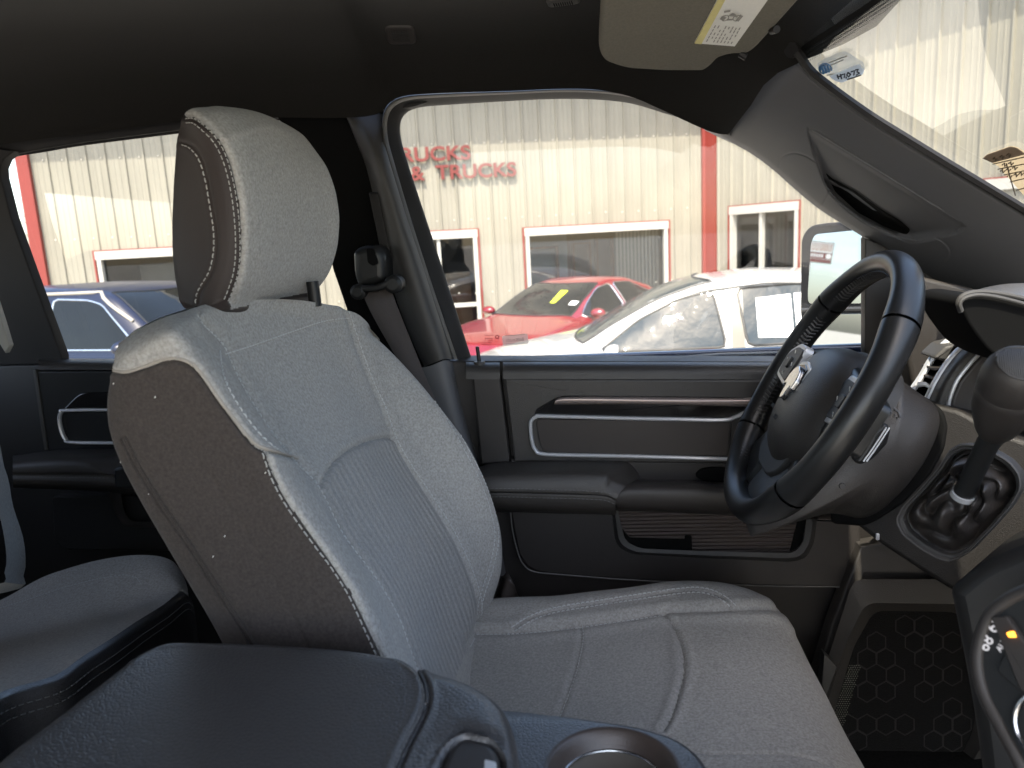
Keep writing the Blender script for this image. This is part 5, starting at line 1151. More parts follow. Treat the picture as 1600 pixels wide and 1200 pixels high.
# hub
def superr(h0, v0, n0, n1, cx, cv_, m, nm, p=2.6, par=None):
    rows = []
    for k in range(0, 15):
        f = k/14; s_ = math.cos(f*math.pi/2)**.62; nn = n0+(n1-n0)*math.sin(f*math.pi/2)**1.1
        rows.append([wp3(cx+h0*s_*np.sign(math.cos(a))*abs(math.cos(a))**(2/p), cv_+(v0*(1.0 if math.sin(a) > 0 else 1.08))*s_*np.sign(math.sin(a))*abs(math.sin(a))**(2/p)*(1-.10*(math.sin(a) < 0)*abs(math.cos(a))), nn) for a in np.linspace(0, 2*math.pi, 64, endpoint=False)])
    rows.insert(0, [wp3(cx+h0*.96*np.sign(math.cos(a))*abs(math.cos(a))**(2/p), cv_+v0*np.sign(math.sin(a))*abs(math.sin(a))**(2/p), n0-.03) for a in np.linspace(0, 2*math.pi, 64, endpoint=False)])
    mb = MB(); mb.grid(np.array(rows), cv=True); return mb.build(nm, m, par or stw, angle=180)
hub = superr(.089, .080, -.020, .022, -.012, -.016, M['grain'], 'hub')
superr(.093, .088, -.032, -.016, -.012, -.020, M['bpillar'], 'hub_bezel')
def hv(pts, n): return [wp3(h, v, n) for h, v in pts]
for sg_ in (1, -1):                         # side spokes with their switch pods
    V, Fc = slab(hv(rnd([(sg_*.06, .052), (sg_*.172, .030), (sg_*.172, -.030), (sg_*.06, -.040)], .008), -.004), wn, .022, .008, 4); sp = obj('spoke', V, Fc, M['wheel'], stw)
    k_ = 0
    fo = rnd([(sg_*.082, .040), (sg_*.118, .040), (sg_*.150, .022), (sg_*.146, -.014), (sg_*.082, -.020)], .010)
    V, Fc = slab(hv([(a+k_, b) for a, b in fo], .010 if sg_ > 0 else -.002), wn, .012, .0015); fr_ = obj('switch_frame', V, Fc, M['silver'], sp)
    fi = rnd([(sg_*.082, .034), (sg_*.116, .034), (sg_*.143, .019), (sg_*.139, -.009), (sg_*.082, -.014)], .008)
    V, Fc = slab(hv([(a+k_, b) for a, b in fi], .0115 if sg_ > 0 else -.0005), wn, .004, .0012); obj('switch_pod', V, Fc, M['plastic'], sp)
    V, Fc = slab(hv(rnd([(sg_*.104, .018), (sg_*.120, .018), (sg_*.120, .002), (sg_*.104, .002)], .004), .0145 if sg_ > 0 else .002), wn, .004, .0012); bt = obj('button', V, Fc, M['black'], sp)
    mb = MB()
    for h, v in ((.128, .012), (.112, .026), (.112, -.006), (.095, .010)):
        mb.tube(hv([(sg_*h-.003, v-.002), (sg_*h+.003, v+.002)], .0120 if sg_ > 0 else -.0002), .0006, 5)
    mb.build('symbols', M['paper'], bt)
    V, Fc = slab(hv(rnd([(sg_*.030, -.075), (sg_*.075, -.060), (sg_*.118, -.115), (sg_*.075, -.158), (sg_*.042, -.168)], .008), -.006), wn, .020, .008, 4); lo_ = obj('spoke', V, Fc, M['wheel'], stw)
V, Fc = slab(hv(rnd([(-.075, -.062), (.075, -.062), (.060, -.100), (.030, -.116), (-.030, -.116), (-.060, -.100)], .012), .000), wn, .012, .003); obj('lower_trim', V, Fc, M['bpillar'], stw)
# emblem: shield with a horned head, raised chrome
HT = bvh(hub)
def onhub(pts, off):
    P = []
    for h, v in pts:
        l, n, i, d = HT.ray_cast(Vector(wp3(h, v, .2)), Vector(-wn)); P.append(np.array(l)+wn*off if l is not None else wp3(h, v, .02))
    return P
def hubplate(nm, pts, off, th, m, par, rr=.003):
    P = onhub(rnd(pts, rr), off); V, Fc = slab(P, wn, th, .0012); return obj(nm, V, Fc, m, par)
e_ = np.array([0, .012])
sh = [(-.024, .026), (0, .031), (.024, .026), (.026, .004), (.016, -.018), (0, -.030), (-.016, -.018), (-.026, .004)]
em = hubplate('emblem', [(a, b-.004) for a, b in sh], .0015, .005, M['silver'], hub)
hubplate('emblem_field', [(a*.86, b*.86-.004) for a, b in sh], .0018, .002, M['gloss'], em)
rm_ = [(-.007, -.022), (-.010, -.004), (-.020, -.010), (-.021, .006), (-.014, .018), (0, .023), (.014, .018), (.021, .006), (.020, -.010), (.010, -.004), (.007, -.022), (0, -.026)]
hubplate('emblem_head', [(a*.95, b*.95-.004) for a, b in rm_], .0055, .005, M['chrome'], em, .004)
Mx = frame(np.array(onhub([(-.042, -.040)], .0008)[0]), -wh_, wv)
text('lettering', 'AIRBAG', .007, frame(np.array(onhub([(.040, -.045)], .0010)[0]), -wh_, wv), M['inkb'], hub, ext=.0004)
text('lettering', 'SRS', .008, frame(np.array(onhub([(-.010, -.050)], .0010)[0]), -wh_, wv), M['inkb'], hub, ext=.0004)
# ================================================================ DASHBOARD
db = thing('dashboard', 'dark dashboard with column shroud, side air vent and cluster hood at the right edge', 'dashboard', (.5, .8, 1.3))
def yp(y): return lambda a, b: Y(a, b, y)
CO = rnd([(1300, 640), (1406, 592), (1440, 617), (1462, 632), (1470, 655), (1464, 682), (1445, 722), (1412, 765), (1375, 800), (1345, 812), (1300, 800), (1236, 818), (1170, 840), (1180, 790), (1260, 700)], [10, 6, 20, 16, 16, 20, 20, 20, 16, 16, 20, 20, 6, 20, 20], 6)
co = pillow(resamp(CO, 140, True), yp(.865), (-.1, -1, .1), .045, 16, 3.0, .10, (1370, 720)).build('column_shroud', M['grain'], db, angle=180)
CT = bvh(co)
# bulky body under the dash joining the column
mb = MB(); mb.box((.74, .98, 1.60), (.40, .30, .16), bev=.05); mb.build('knee_bolster', M['plastic'], db)
lv = rnd([(1384, 661), (1394, 670), (1388, 695), (1364, 720), (1345, 728), (1336, 722), (1350, 702), (1366, 672)], 6)
V, Fc = slabY(lv, .812, .03, .005, 4); lvo = obj('control_lever', V, Fc, M['black'], db)
mb = MB()
for d_ in (0, 5): mb.tube(cr([Y(a+d_, b, .8105) for a, b in ((1385, 668), (1376, 682), (1362, 703), (1349, 721))], 5), .0009, 6)
mb.build('lever_lines', M['silver'], lvo)
P, N = onsurf(CT, np.array([(1374, 633), (1392, 634), (1404, 644), (1406, 652)], float), .0005, 2); mb = MB(); mb.tube(np.array(P), .0012, 6)
for q in [(1374, 640), (1380, 642), (1386, 644), (1392, 647), (1398, 651), (1402, 655)]:
    p, n = hit(CT, *q); 
    if p is not None: mb.tube([p, p+np.array([0, 0, .003])+n*.0006], .0007, 5)
mb.build('embossed_mark', M['pillar'], co)
mb = MB(); p, n = hit(CT, 1316, 759); mb.tube([p-n*.002, p+n*.002], [.004, .003], 12); mb.build('screw', M['bpillar'], co)
# gap ring and lower dash panel
PN = np.array([-.55, -.80, .22]); PN /= np.linalg.norm(PN); PO = Y(1440, 760, .875)
def pl_(a, b, off=0): return onp(a, b, PN, PO)+PN*off
gr = rnd([(1459, 630), (1474, 642), (1481, 665), (1476, 700), (1455, 740), (1412, 786), (1372, 812), (1350, 822), (1300, 818), (1290, 700), (1400, 600)], 8)
V, Fc = slab([pl_(a, b, .004) for a, b in gr], PN, .03, .003); obj('column_gap', V, Fc, M['void'], db)
lo_p = rnd([(1458, 630), (1500, 640), (1560, 674), (1640, 700), (1700, 760), (1700, 900), (1600, 860), (1545, 900), (1500, 928), (1482, 920), (1440, 893), (1375, 850), (1335, 818), (1355, 700)], [4, 10, 10, 4, 4, 4, 20, 20, 10, 10, 20, 10, 10, 10], 6)
V, Fc = slab([pl_(a, b) for a, b in lo_p], PN, .10, .006, 4); lpn = obj('lower_panel', V, Fc, mat('dash_plastic', (.015, .0135, .0125), .5, spec=.25, bump=[('leather', 420, .3, .0005)]), db)
mb = MB(); q = pl_(1372, 838, .003); mb.box(q, (.004, .004, .008), bev=.001); mb.build('clip', M['silver'], lpn)
# dark lower dash right of the steering column
V, Fc = slab([onp(a, b, PN, Y(1560, 960, .62)) for a, b in rnd([(1482, 922), (1530, 880), (1640, 835), (1750, 900), (1750, 1400), (1545, 1300), (1520, 1120), (1500, 1010)], [10, 30, 10, 4, 4, 4, 40, 30])], PN, .30, .012, 4); obj('knee_panel', V, Fc, M['black'], db)
# far dash end: grained end cap, vent with silver frame
plate('end_cap', [(1430, 430), (1520, 450), (1640, 520), (1640, 720), (1470, 720), (1440, 640), (1425, 600), (1418, 560), (1420, 500)], 1.13, M['grain'], .05, .006, par=db, rr=8)
VY = 1.02
def arc3(pts, y, n=40): return resamp(cr([Y(a, b, y) for a, b in pts], 8), n)
c1 = [(1425, 610), (1440, 588), (1455, 562), (1470, 543), (1491, 526), (1522, 511)]; c2 = [(1449, 624), (1461, 599), (1479, 570), (1500, 546), (1530, 527)]
c3 = [(1481, 642), (1485, 620), (1496, 594), (1515, 569), (1534, 548), (1541, 532)]; c4 = [(1486, 646), (1489, 624), (1500, 599), (1519, 574), (1540, 552), (1550, 530)]
vt = MB(); vt.tube(arc3(c1, VY), .0042, 8, flat=1.3, upv=(0, 1, 0)); vt.tube(arc3(c2, VY-.03), .0042, 8, flat=1.3, upv=(0, 1, 0)); vf = vt.build('vent_frame', M['silver'], db)
mb = MB(); mb.grid(np.array([arc3(c1, VY+.002), arc3(c1, VY+.05), arc3(c2, VY+.03), arc3(c2, VY-.03)])); mb.build('vent_well', M['void'], vf)
mb = MB()
def lerp(a, b, t): return np.array(a)*(1-t)+np.array(b)*t
for (a, b) in (((1459, 572), (1481, 574)), ((1455, 585), (1474, 588)), ((1450, 598), (1467, 601))):
    P = [Y(*a, VY+.006), Y(*b, VY-.02)]; mb.box((P[0]+P[1])/2, (np.linalg.norm(P[1]-P[0])+.006, .035, .003), rot=np.array([[math.cos(.9), 0, 0], [0, 1, 0], [0, 0, 1]]) if False else None, bev=.001)
mb.build('vane', M['plastic'], vf)
V, Fc = slabY(rnd([(1462, 556), (1478, 541), (1500, 535), (1490, 550), (1479, 566), (1460, 560)], 4), VY-.02, .04, .004); obj('vent_cap', V, Fc, M['bpillar'], vf)
mb = MB(); a, b = Y(1434, 601, VY-.03), Y(1455, 606, VY-.035); mb.tube([a, (a+b)/2+np.array([0, -.002, .003]), b], [.0035, .003, .0018], 10); mb.build('vane_tab', M['silver'], vf)
mb = MB(); mb.grid(smoothrows(np.array([arc3(c2, VY-.03), arc3([(p[0]*.6+q[0]*.4, p[1]*.6+q[1]*.4) for p, q in zip(resamp(c2, 6), resamp(c3, 6))], VY-.055), arc3(c3, VY-.06)]), 5)); mb.build('vent_surround', M['grain'], db, angle=180)
mb = MB(); mb.tube(arc3(c3, VY-.06), .0025, 8); mb.build('surround_edge', M['silver'], db)
V, Fc = slabY(rnd([(1484, 648), (1488, 622), (1499, 597), (1519, 572), (1541, 548), (1640, 540), (1640, 700), (1560, 676)], 4), VY-.05, .05, .004); obj('cluster_side', V, Fc, mat('cluster_plastic', (.05, .043, .04), .5, bump=[('noise', 1200, .2, .0003)]), db)
# cluster hood
hoodp = rnd([(1499, 474), (1508, 464), (1530, 460), (1570, 466), (1640, 485), (1700, 500), (1700, 600), (1640, 590), (1580, 570), (1548, 552), (1530, 530), (1512, 505)], [6, 8, 14, 10, 4, 4, 4, 10, 12, 14, 16, 14], 5)
V, Fc = slabY(hoodp, .84, .10, .003); ho = obj('cluster_hood', V, Fc, M['void'], db)
lipc = [(1640, 486), (1570, 467), (1532, 461), (1509, 465), (1500, 474), (1503, 486)]; lip2 = [(1640, 476), (1575, 461), (1532, 456), (1506, 461), (1497, 473), (1501, 488)]
mb = MB(); mb.tube(arc3(lipc, .835), .0022, 8); mb.tube(arc3(lip2, .84), .0026, 8); mb.build('hood_lip', M['bpillar'], ho)
mb = MB(); mb.grid(smoothrows(np.array([arc3([(1500, 474), (1508, 462), (1530, 456), (1575, 460), (1660, 474)], .84), arc3([(1503, 471), (1515, 458), (1535, 452), (1580, 452), (1660, 460)], .87), arc3([(1508, 468), (1525, 454), (1550, 447), (1590, 443), (1660, 446)], .92), arc3([(1514, 466), (1535, 453), (1560, 446), (1600, 443), (1660, 444)], 1.02)]), 5)); mb.build('hood_top', M['leather'], ho, angle=180)
mb = MB(); mb.box((.78, .45, 1.74), (.50, 1.45, .26), bev=.04); mb.build('dash_top', M['leather'], db)  # hidden dash body, extended to block sun coming through the windshield
# ================================================================ GEAR LEVER
gl_ = thing('gear_lever', 'black column gear lever with ribbed knob top rising from a wrinkled leather boot', 'gear lever', Y(1515, 770, .66))
BO = rnd([(1400, 812), (1411, 791), (1442, 760), (1469, 728), (1483, 704), (1502, 692), (1530, 694), (1557, 706), (1580, 720), (1596, 740), (1598, 762), (1582, 790), (1547, 830), (1512, 866), (1486, 878), (1466, 873), (1440, 858), (1410, 835)], 8, 3)
BO = resamp(BO, 160, True); bc_ = np.array([1505., 785.])
GO = Y(1505, 785, .70)
def gp(a, b, off=0): return onp(a, b, PN, GO)+PN*off
mb = MB(); rr_ = [(1.0, -.03), (1.0, .004), (.975, .010), (.95, .007), (.935, .000), (.915, .003), (.90, .000), (.88, -.010)]
mb.grid(np.array([[gp(*(bc_+(p-bc_)*k), o_) for p in BO] for k, o_ in rr_]), cv=True); mb.build('boot_bezel', M['bpillar'], gl_, angle=180)
# pad the lower dash face out to the bezel
cap = np.array([1515., 762.]); rows = []; rg = np.random.RandomState(2)
top_ = gp(1516, 764, .030)
for k, f in enumerate(np.linspace(0, 1, 60)):
    row = []
    for j, p in enumerate(BO):
        th = 2*math.pi*j/160
        q = bc_+(p-bc_)*.9; q = q*(1-f)+cap*f
        rr0 = 16*(f**3); q = q+np.array([math.cos(th), math.sin(th)])*0
        d0 = p-bc_; d0 = d0/np.linalg.norm(d0); q = q+d0*17*f**1.5
        fold = math.sin(th*3+f*5.0+.6)*.010*math.sin(math.pi*min(1, f*1.05))+math.sin(th*5-f*7.0+2)*.005*math.sin(math.pi*f)+.004*math.sin(th*2+f*11)*math.sin(math.pi*f)
        h = -.012+.045*f**1.4+.012*math.sin(math.pi*f)+(abs(fold)*2-.010 if True else fold)*math.sin(math.pi*min(1, f*1.02))**.6
        row.append(gp(q[0], q[1], h))
    rows.append(row)
mb = MB(); mb.grid(np.array(rows), cv=True); mb.build('boot', mat('boot_leather', (.035, .030, .027), .42, spec=.6, bump=[('noise', 60, .35, .004), ('leather', 500, .2, .0003)]), gl_, angle=180)
a0 = gp(1515, 766, .028); a1 = Y(1537, 706, .655); a2 = Y(1559, 662, .64); a3 = Y(1593, 575, .60)
mb = MB(); mb.tube([a0-(a1-a0)*.1, a0], [.0105, .0105], 24); mb.build('collar', M['silver'], gl_)
mb = MB(); mb.tube(cr([a0, a1, a2], 6), .0088, 20); mb.build('shaft', M['black'], gl_)
ax = (a3-a2)/np.linalg.norm(a3-a2); L0 = np.linalg.norm(a3-a2)
u_ = np.cross(ax, (0, 1, 0)); u_ /= np.linalg.norm(u_); v_ = np.cross(ax, u_)
prof = [(-.030, .009), (-.018, .012), (-.006, .0185), (.008, .0235), (.025, .0262), (.040, .0270), (.048, .0275), (.0485, .0270), (.050, .0275), (.062, .0272), (.072, .025), (.079, .021), (.083, .014), (.0845, .006), (.085, .0001)]
mb = MB(); mb.grid(np.array([[a2+ax*h+u_*r*math.cos(t)*1.06+v_*r*math.sin(t)*1.0 for t in np.linspace(0, 2*math.pi, 40, endpoint=False)] for h, r in [(h*.93, r*(.86 if h > .02 else .80)) for h, r in prof]]), cv=True); kn = mb.build('knob', M['plastic'], gl_, angle=60)
KT = bvh(kn)
ko = rnd([(1556, 552), (1566, 546), (1590, 543), (1640, 548), (1640, 590), (1600, 594), (1578, 588), (1560, 572)], 7, 5); ko = resamp(ko, 60, True)
P = [hit(KT, *p)[0] for p in ko]; ok = [p for p in P if p is not None]
tn = (u_*-.35+ax*.6-np.array([0, 1, 0])*.5); c = np.mean(ok, 0)
mb = MB()
for x_ in np.arange(1558, 1612, 3.4):
    seg = [(x_+ (y_-550)*.12, y_) for y_ in np.arange(546, 594, 3)]; seg = [s for s in seg if inpoly([s], ko)[0]]
    Pq = [hit(KT, *s)[0] for s in seg]; Pq = [p for p in Pq if p is not None]
    if len(Pq) > 2: mb.tube(np.array(Pq), .0007, 5)
if mb.V: mb.build('knob_ribs', M['bpillar'], kn)
mb = MB(); mb.tube(np.array(ok), .0010, 6, closed=len(ok) == 60); mb.build('knob_edge', M['bpillar'], kn)
# ================================================================ CENTRE STACK
cs = thing('center_stack', 'black climate control panel with white digits and orange mark, lower right corner', 'control panel', Y(1560, 1100, .44))
SN = np.array([-.80, -.52, .30]); SN /= np.linalg.norm(SN); SO = Y(1540, 1030, .46)
def sp_(a, b, off=0): return onp(a, b, SN, SO)+SN*off
sc_ = [(1660, 905), (1600, 925), (1570, 941), (1548, 962), (1535, 990), (1528, 1022), (1530, 1055), (1541, 1092), (1562, 1132), (1585, 1175), (1605, 1215)]
mb = MB(); mb.tube(cr([sp_(a, b) for a, b in sc_], 8), .0042, 12); mb.build('bezel', M['plastic'], cs, angle=180)
V, Fc = slab([sp_(a, b, .001) for a, b in sc_+[(1800, 1250), (1800, 880)]], SN, .35, .001); pn = obj('panel', V, Fc, M['black'], cs)
V, Fc = slab([sp_(a, b, .006) for a, b in rnd([(1556, 965), (1580, 962), (1640, 1050), (1640, 1110), (1600, 1075)], 4)], SN, .006, .001); obj('button_row', V, Fc, M['plastic'], cs)
V, Fc = slab([sp_(a, b, .004) for a, b in rnd([(1583, 1000), (1640, 1060), (1640, 1120), (1562, 1048)], 3)], SN, .004, .001); obj('button_row', V, Fc, M['black'], cs)
ex = sp_(1570, 1040)-sp_(1560, 1020); 
M['digit'] = mat('lit_digit', (.30, .30, .30), .5, emit=(.10, .10, .11))
for s_, a, b, sz in (('68', 1557, 976, .0098), ('68', 1544, 1005, .0098), ('AUTO', 1571, 1003, .0048)):
    text('digits', s_, sz, frame(sp_(a, b, .0022), sp_(1562, 985)-sp_(1552, 1003), sp_(1545, 985)-sp_(1555, 992)), M['digit'], pn, ext=.0003)
V, Fc = slab([sp_(a, b, .009) for a, b in rnd([(1584, 989), (1593, 986), (1597, 996), (1588, 996)], 2)], SN, .004, .0005); obj('hazard_mark', V, Fc, mat('orange_lamp', (.9, .35, .05), .4, emit=(.8, .28, .03)), pn)
mb = MB(); c = sp_(1648, 1140, .003); t1 = np.cross(SN, (0, 0, 1)); t1 /= np.linalg.norm(t1); t2 = np.cross(SN, t1)
mb.tube([c+t1*.020*math.cos(a)+t2*.020*math.sin(a) for a in np.linspace(0, 6.283, 40, endpoint=False)], .0016, 8, closed=True); mb.build('knob_ring', M['chrome'], pn)
mb = MB(); mb.tube([c-SN*.006, c+SN*.002], [.0185, .0175], 32); mb.build('knob', M['black'], pn)
# ================================================================ CENTRE CONSOLE
cn = thing('center_console', 'black leather console lid with sewn seam and latch, beside a cup holder tray', 'console', (-.2, .35, 1.2))
LZ = 1.757
LO = rnd([(-120, 1290), (0, 1178), (90, 1112), (210, 1022), (262, 998), (330, 996), (560, 1012), (660, 1030), (748, 1058), (790, 1086), (806, 1125), (812, 1210), (815, 1500), (-120, 1700)], [10, 20, 60, 30, 26, 30, 60, 60, 30, 24, 20, 20, 10, 10], 8)
LO = resamp(LO, 260, True)
def zp(a, b, z): return Z(a, b, z)
Pt = np.array([zp(a, b, LZ) for a, b in LO]); cc = np.array([-.22, .35, LZ]); n_ = len(Pt)
inw = lambda d: np.array([p+(cc-p)/np.linalg.norm((cc-p)[:2])*d*np.array([1, 1, 0]) for p in Pt])
rows = []
for d, dz in ((-.004, -.12), (-.004, -.075), (.0, -.055), (-.001, -.030), (.0005, -.022), (.0, -.018), (.002, -.010), (.006, -.004), (.012, -.001), (.022, .001)): r = inw(d); r[:, 2] = LZ+dz; rows.append(r)
b0 = inw(.022)
for f in (.8, .6, .45, .3, .15, .01): r = cc+(b0-cc)*f; r[:, 2] = LZ+.001; rows.append(r)
mb = MB(); mb.grid(dens(np.array(rows), 14, 520), cv=True)
Vl = np.array(mb.V); pxl = proj(Vl)
SEAM = [(205, 1030), (232, 1011), (262, 1004), (300, 1003), (400, 1006), (480, 1010), (560, 1016), (612, 1024), (645, 1040), (662, 1062), (668, 1090), (660, 1122), (640, 1160), (622, 1200), (600, 1260)]
RS = [(788, 1084), (800, 1105), (805, 1130), (800, 1158), (786, 1182)]
d = distpl(pxl, cr(np.array(SEAM, float), 6)); topm = Vl[:, 2] > LZ-.02
Vl[:, 2] += np.where(topm, -.0045*np.exp(-(d/3.2)**2)+.0014*np.exp(-((d-9)/5)**2), 0)
inS = inpoly(pxl, np.array([tuple(p) for p in SEAM]+[(-200, 1500), (-200, 1300)])); Vl[:, 2] += np.where(topm & inS, .0035*sm(d/14), 0)
rc = rnd([(640, 1260), (690, 1160), (722, 1140), (770, 1150), (792, 1180), (800, 1260)], 12); ir = inpoly(pxl, rc); dr = distpl(pxl, np.vstack([rc, rc[:1]])); Vl[:, 2] += np.where(topm & ir, -.014*sm(dr/14), np.where(topm, -.003*np.exp(-(dr/12)**2), 0))
mb.V = Vl.tolist(); lid = mb.build('armrest_lid', M['leather'], cn, angle=180); LT = bvh(lid)
st_ = MB(); stitches(st_, LT, offpl(cr(np.array(SEAM, float)[6:], 6), -7 if True else 7), .0028, .0018, .0004); st_.build('stitching', M['stitchd'], lid)
mb = MB(); P, N = onsurf(LT, cr(np.array(SEAM, float), 6), .0002, 4); mb.tube(np.array(P)+np.array([0, 0, .0004]), .0016, 6); mb.build('piping', M['leather'], lid)
la = rnd([(655, 1300), (698, 1172), (722, 1148), (768, 1158), (782, 1178), (780, 1300)], [4, 20, 14, 14, 16, 4])
V, Fc = slab([zp(a, b, LZ-.002) for a, b in la], (0, 0, 1), .03, .005, 4); lt = obj('latch', V, Fc, M['plastic'], cn)
V, Fc = slab([zp(a, b, LZ-.0015) for a, b in rnd([(757, 1186), (775, 1190), (778, 1215), (755, 1215)], 3)], (0, 0, 1), .003, .0005); obj('latch_glint', V, Fc, M['silver'], lt)  # silver plate painting the blue light reflected in the latch
# tray with cup holder
TZ = 1.682; c0 = zp(957, 1204, TZ); cr_ = .0385
TO = rnd([(700, 1100), (812, 1108), (900, 1117), (1000, 1131), (1060, 1150), (1095, 1176), (1118, 1215), (1140, 1300), (1140, 1600), (700, 1600)], [4, 4, 30, 40, 30, 24, 20, 20, 4, 4], 6)
TO = resamp(TO, 200, True); Po = np.array([zp(a, b, TZ) for a, b in TO])
ang = np.arctan2(Po[:, 1]-c0[1], Po[:, 0]-c0[0]); hole = lambda r, z: np.array([(c0[0]+r*math.cos(a), c0[1]+r*math.sin(a), z) for a in ang])
dn = lambda dz: Po+np.array([0, 0, dz])
inp = Po+(c0-Po)/np.linalg.norm((c0-Po)[:, :2], axis=1)[:, None]*.006*np.array([1, 1, 0])
r_ = [dn(-.12), dn(-.006), Po*.7+inp*.3+np.array([0, 0, -.002]), inp, inp*.5+hole(cr_+.010, TZ)*.5, hole(cr_+.009, TZ+.0003)]
mb = MB(); mb.grid(np.array(r_), cv=True); tr_ = mb.build('tray', M['leather'], cn, angle=50)
mb = MB(); mb.grid(np.array([hole(cr_+.010, TZ+.0004), hole(cr_+.008, TZ+.0008), hole(cr_+.006, TZ-.0008), hole(cr_+.003, TZ-.005), hole(cr_-.001, TZ-.012)]), cv=True); mb.build('cup_rim', mat('warm_plastic', (.05, .038, .032), .35, bump=[('leather', 500, .2, .0003)]), tr_, angle=180)
aa = np.linspace(0, 2*math.pi, 60, endpoint=False)
mb = MB(); mb.tube([(c0[0]+cr_*.965*math.cos(a), c0[1]+cr_*.965*math.sin(a), TZ-.012) for a in aa], .0012, 8, closed=True); mb.build('cup_ring', M['chrome'], tr_)
mb = MB(); mb.grid(np.array([[(c0[0]+r*math.cos(a), c0[1]+r*math.sin(a), z) for a in aa] for r, z in ((cr_*.96, TZ-.012), (cr_*.93, TZ-.03), (cr_*.88, TZ-.075), (.002, TZ-.076))]), cv=True); mb.build('cup_well', mat('well_plastic', (.11, .10, .085), .4, var=.05, vscale=40), tr_)
for k in range(4):                            # sprung fingers
    a = math.radians(45+90*k); cx, cy = c0[0]+.028*math.cos(a), c0[1]+.028*math.sin(a)
    mb = MB(); G = [[(cx+.015*math.sin(u)*math.cos(t), cy+.015*math.sin(u)*math.sin(t), TZ-.045+.024*math.cos(u)) for t in np.linspace(0, 6.283, 20, endpoint=False)] for u in np.linspace(.02, math.pi*.8, 10)]
    mb.grid(np.array(G), cv=True); mb.build('cup_finger', mat('finger_rubber', (.16, .15, .12), .45, var=.05, vscale=60), tr_)
mb = MB(); mb.box((-.1, .34, 1.42), (.7, .36, .42), bev=.02); mb.build('console_body', M['black'], cn)
# ================================================================ SMALL THINGS
# sun visor under the header, with its warning label
VP = Y(1000, 108, 1.0); VN = np.array([-.05, -.20, -1.]); VN = VN/np.linalg.norm(VN)
def vp(a, b, off=0): return onp(a, b, VN, VP)+VN*off
sv = thing('sun_visor', 'grey-brown cloth sun visor with a yellow and white warning label, folded against the roof', 'sun visor', vp(1080, 110))
vo = rnd([(943, -60), (935, 78), (942, 96), (975, 108), (1040, 112), (1100, 112), (1112, 104), (1122, 92), (1140, 86), (1170, 85), (1184, 74), (1260, -10), (1300, -60)], [4, 14, 14, 20, 10, 12, 8, 8, 8, 12, 12, 10, 4], 6)
V, Fc = slab([vp(a, b) for a, b in vo], VN, .018, .006, 4); vb = obj('visor_body', V, Fc, M['visor'], sv)
V, Fc = slab([vp(a, b, .0012) for a, b in ((1085, 66), (1148, 71), (1195, 5), (1230, -45), (1150, -55), (1120, 0))], VN, .0012, .0002); lb = obj('warning_label', V, Fc, M['paper'], vb, smooth=False)
V, Fc = slab([vp(a, b, .0016) for a, b in ((1085, 66), (1096, 67), (1132, 0), (1161, -54), (1150, -55), (1120, 0))], VN, .0008, .0001); obj('label_strip', V, Fc, M['yellow'], lb, smooth=False)
mb = MB(); A_ = np.array([1098., 66.]); B_ = np.array([1146., 70.]); C_ = np.array([1133., 3.])-np.array([1098., 66.])
def lq(u, v, off=.002): p = A_+(B_-A_)*u+C_*v; return vp(p[0], p[1], off)
rg = random.Random(11)
for i in range(8):
    u = .06+i*.115
    for k in range(5):
        v0 = .06+k*.085; 
        if rg.random() < .15: continue
        l_ = rg.uniform(.05, .075); mb.add([lq(u, v0), lq(u+.035, v0), lq(u+.035, v0+l_), lq(u, v0+l_)], [(0, 1, 2, 3)])
pic = [[(.1, .62), (.25, .60), (.28, .68), (.12, .70)], [(.32, .60), (.5, .62), (.52, .66), (.34, .65)], [(.3, .72), (.6, .70), (.62, .74), (.4, .80)], [(.62, .62), (.72, .60), (.78, .74), (.66, .78)], [(.12, .78), (.3, .82), (.28, .86), (.10, .83)]]
for q in pic: mb.add([lq(*p) for p in q], [(0, 1, 2, 3)])
mb.tube([lq(.62+.12*math.cos(a), .68+.07*math.sin(a)) for a in np.linspace(0, 6.28, 16, endpoint=False)], .0005, 4, closed=True); mb.tube([lq(.25+.10*math.cos(a), .66+.07*math.sin(a)) for a in np.linspace(0, 6.28, 16, endpoint=False)], .0005, 4, closed=True)
mb.build('label_print', M['ink'], lb, smooth=False)
for qa, qb in (((1156, 84), (1166, 84)), ((1206, 48), (1214, 40))): mb = MB(); mb.tube([vp(*qa, .0), vp(*qb, .004)], .004, 10); mb.build('pivot', M['rubber'], sv)
# roof microphone cover and reading lamp, seated on the headliner
HLT = bvh(hl)
def roofbit(name, label, cat, px, py, w_, h_, m, rot=0):
    p, n = hit(HLT, px, py); ref = hit(HLT, px+20, py)[0]; t1 = ref-p; t1 /= np.linalg.norm(t1); t2 = np.cross(n, t1)
    c, s_ = math.cos(rot), math.sin(rot); a1 = t1*c+t2*s_; a2 = np.cross(n, a1); t = thing(name, label, cat, p)
    P = [p+a1*a*w_+a2*b*h_+n*.004 for a, b in rnd([(-1, -1), (1, -1), (1, 1), (-1, 1)], .5, 6)]; V, Fc = slab(P, n, .012, .004, 4); o = obj('cover', V, Fc, m, t)
    return t, o, p, n, a1, a2
t, o, p, n, a1, a2 = roofbit('roof_microphone', 'small rounded black microphone cover set in the roof lining above the driver window', 'microphone', 626, 53, .021, .0195, M['plastic'])
mb = MB()
for i in range(-3, 4):
    for j in range(-3, 4): c = p+a1*i*.0034+a2*j*.0034+n*.0044; mb.box(c, (.0022, .0022, .0012))
mb.build('grille', M['black'], o)
t, o, p, n, a1, a2 = roofbit('roof_speaker', 'pale oval slotted cover at the top edge beside the sun visor', 'cover', 880, 1, .022, .009, M['bpillar'], .25)
mb = MB()
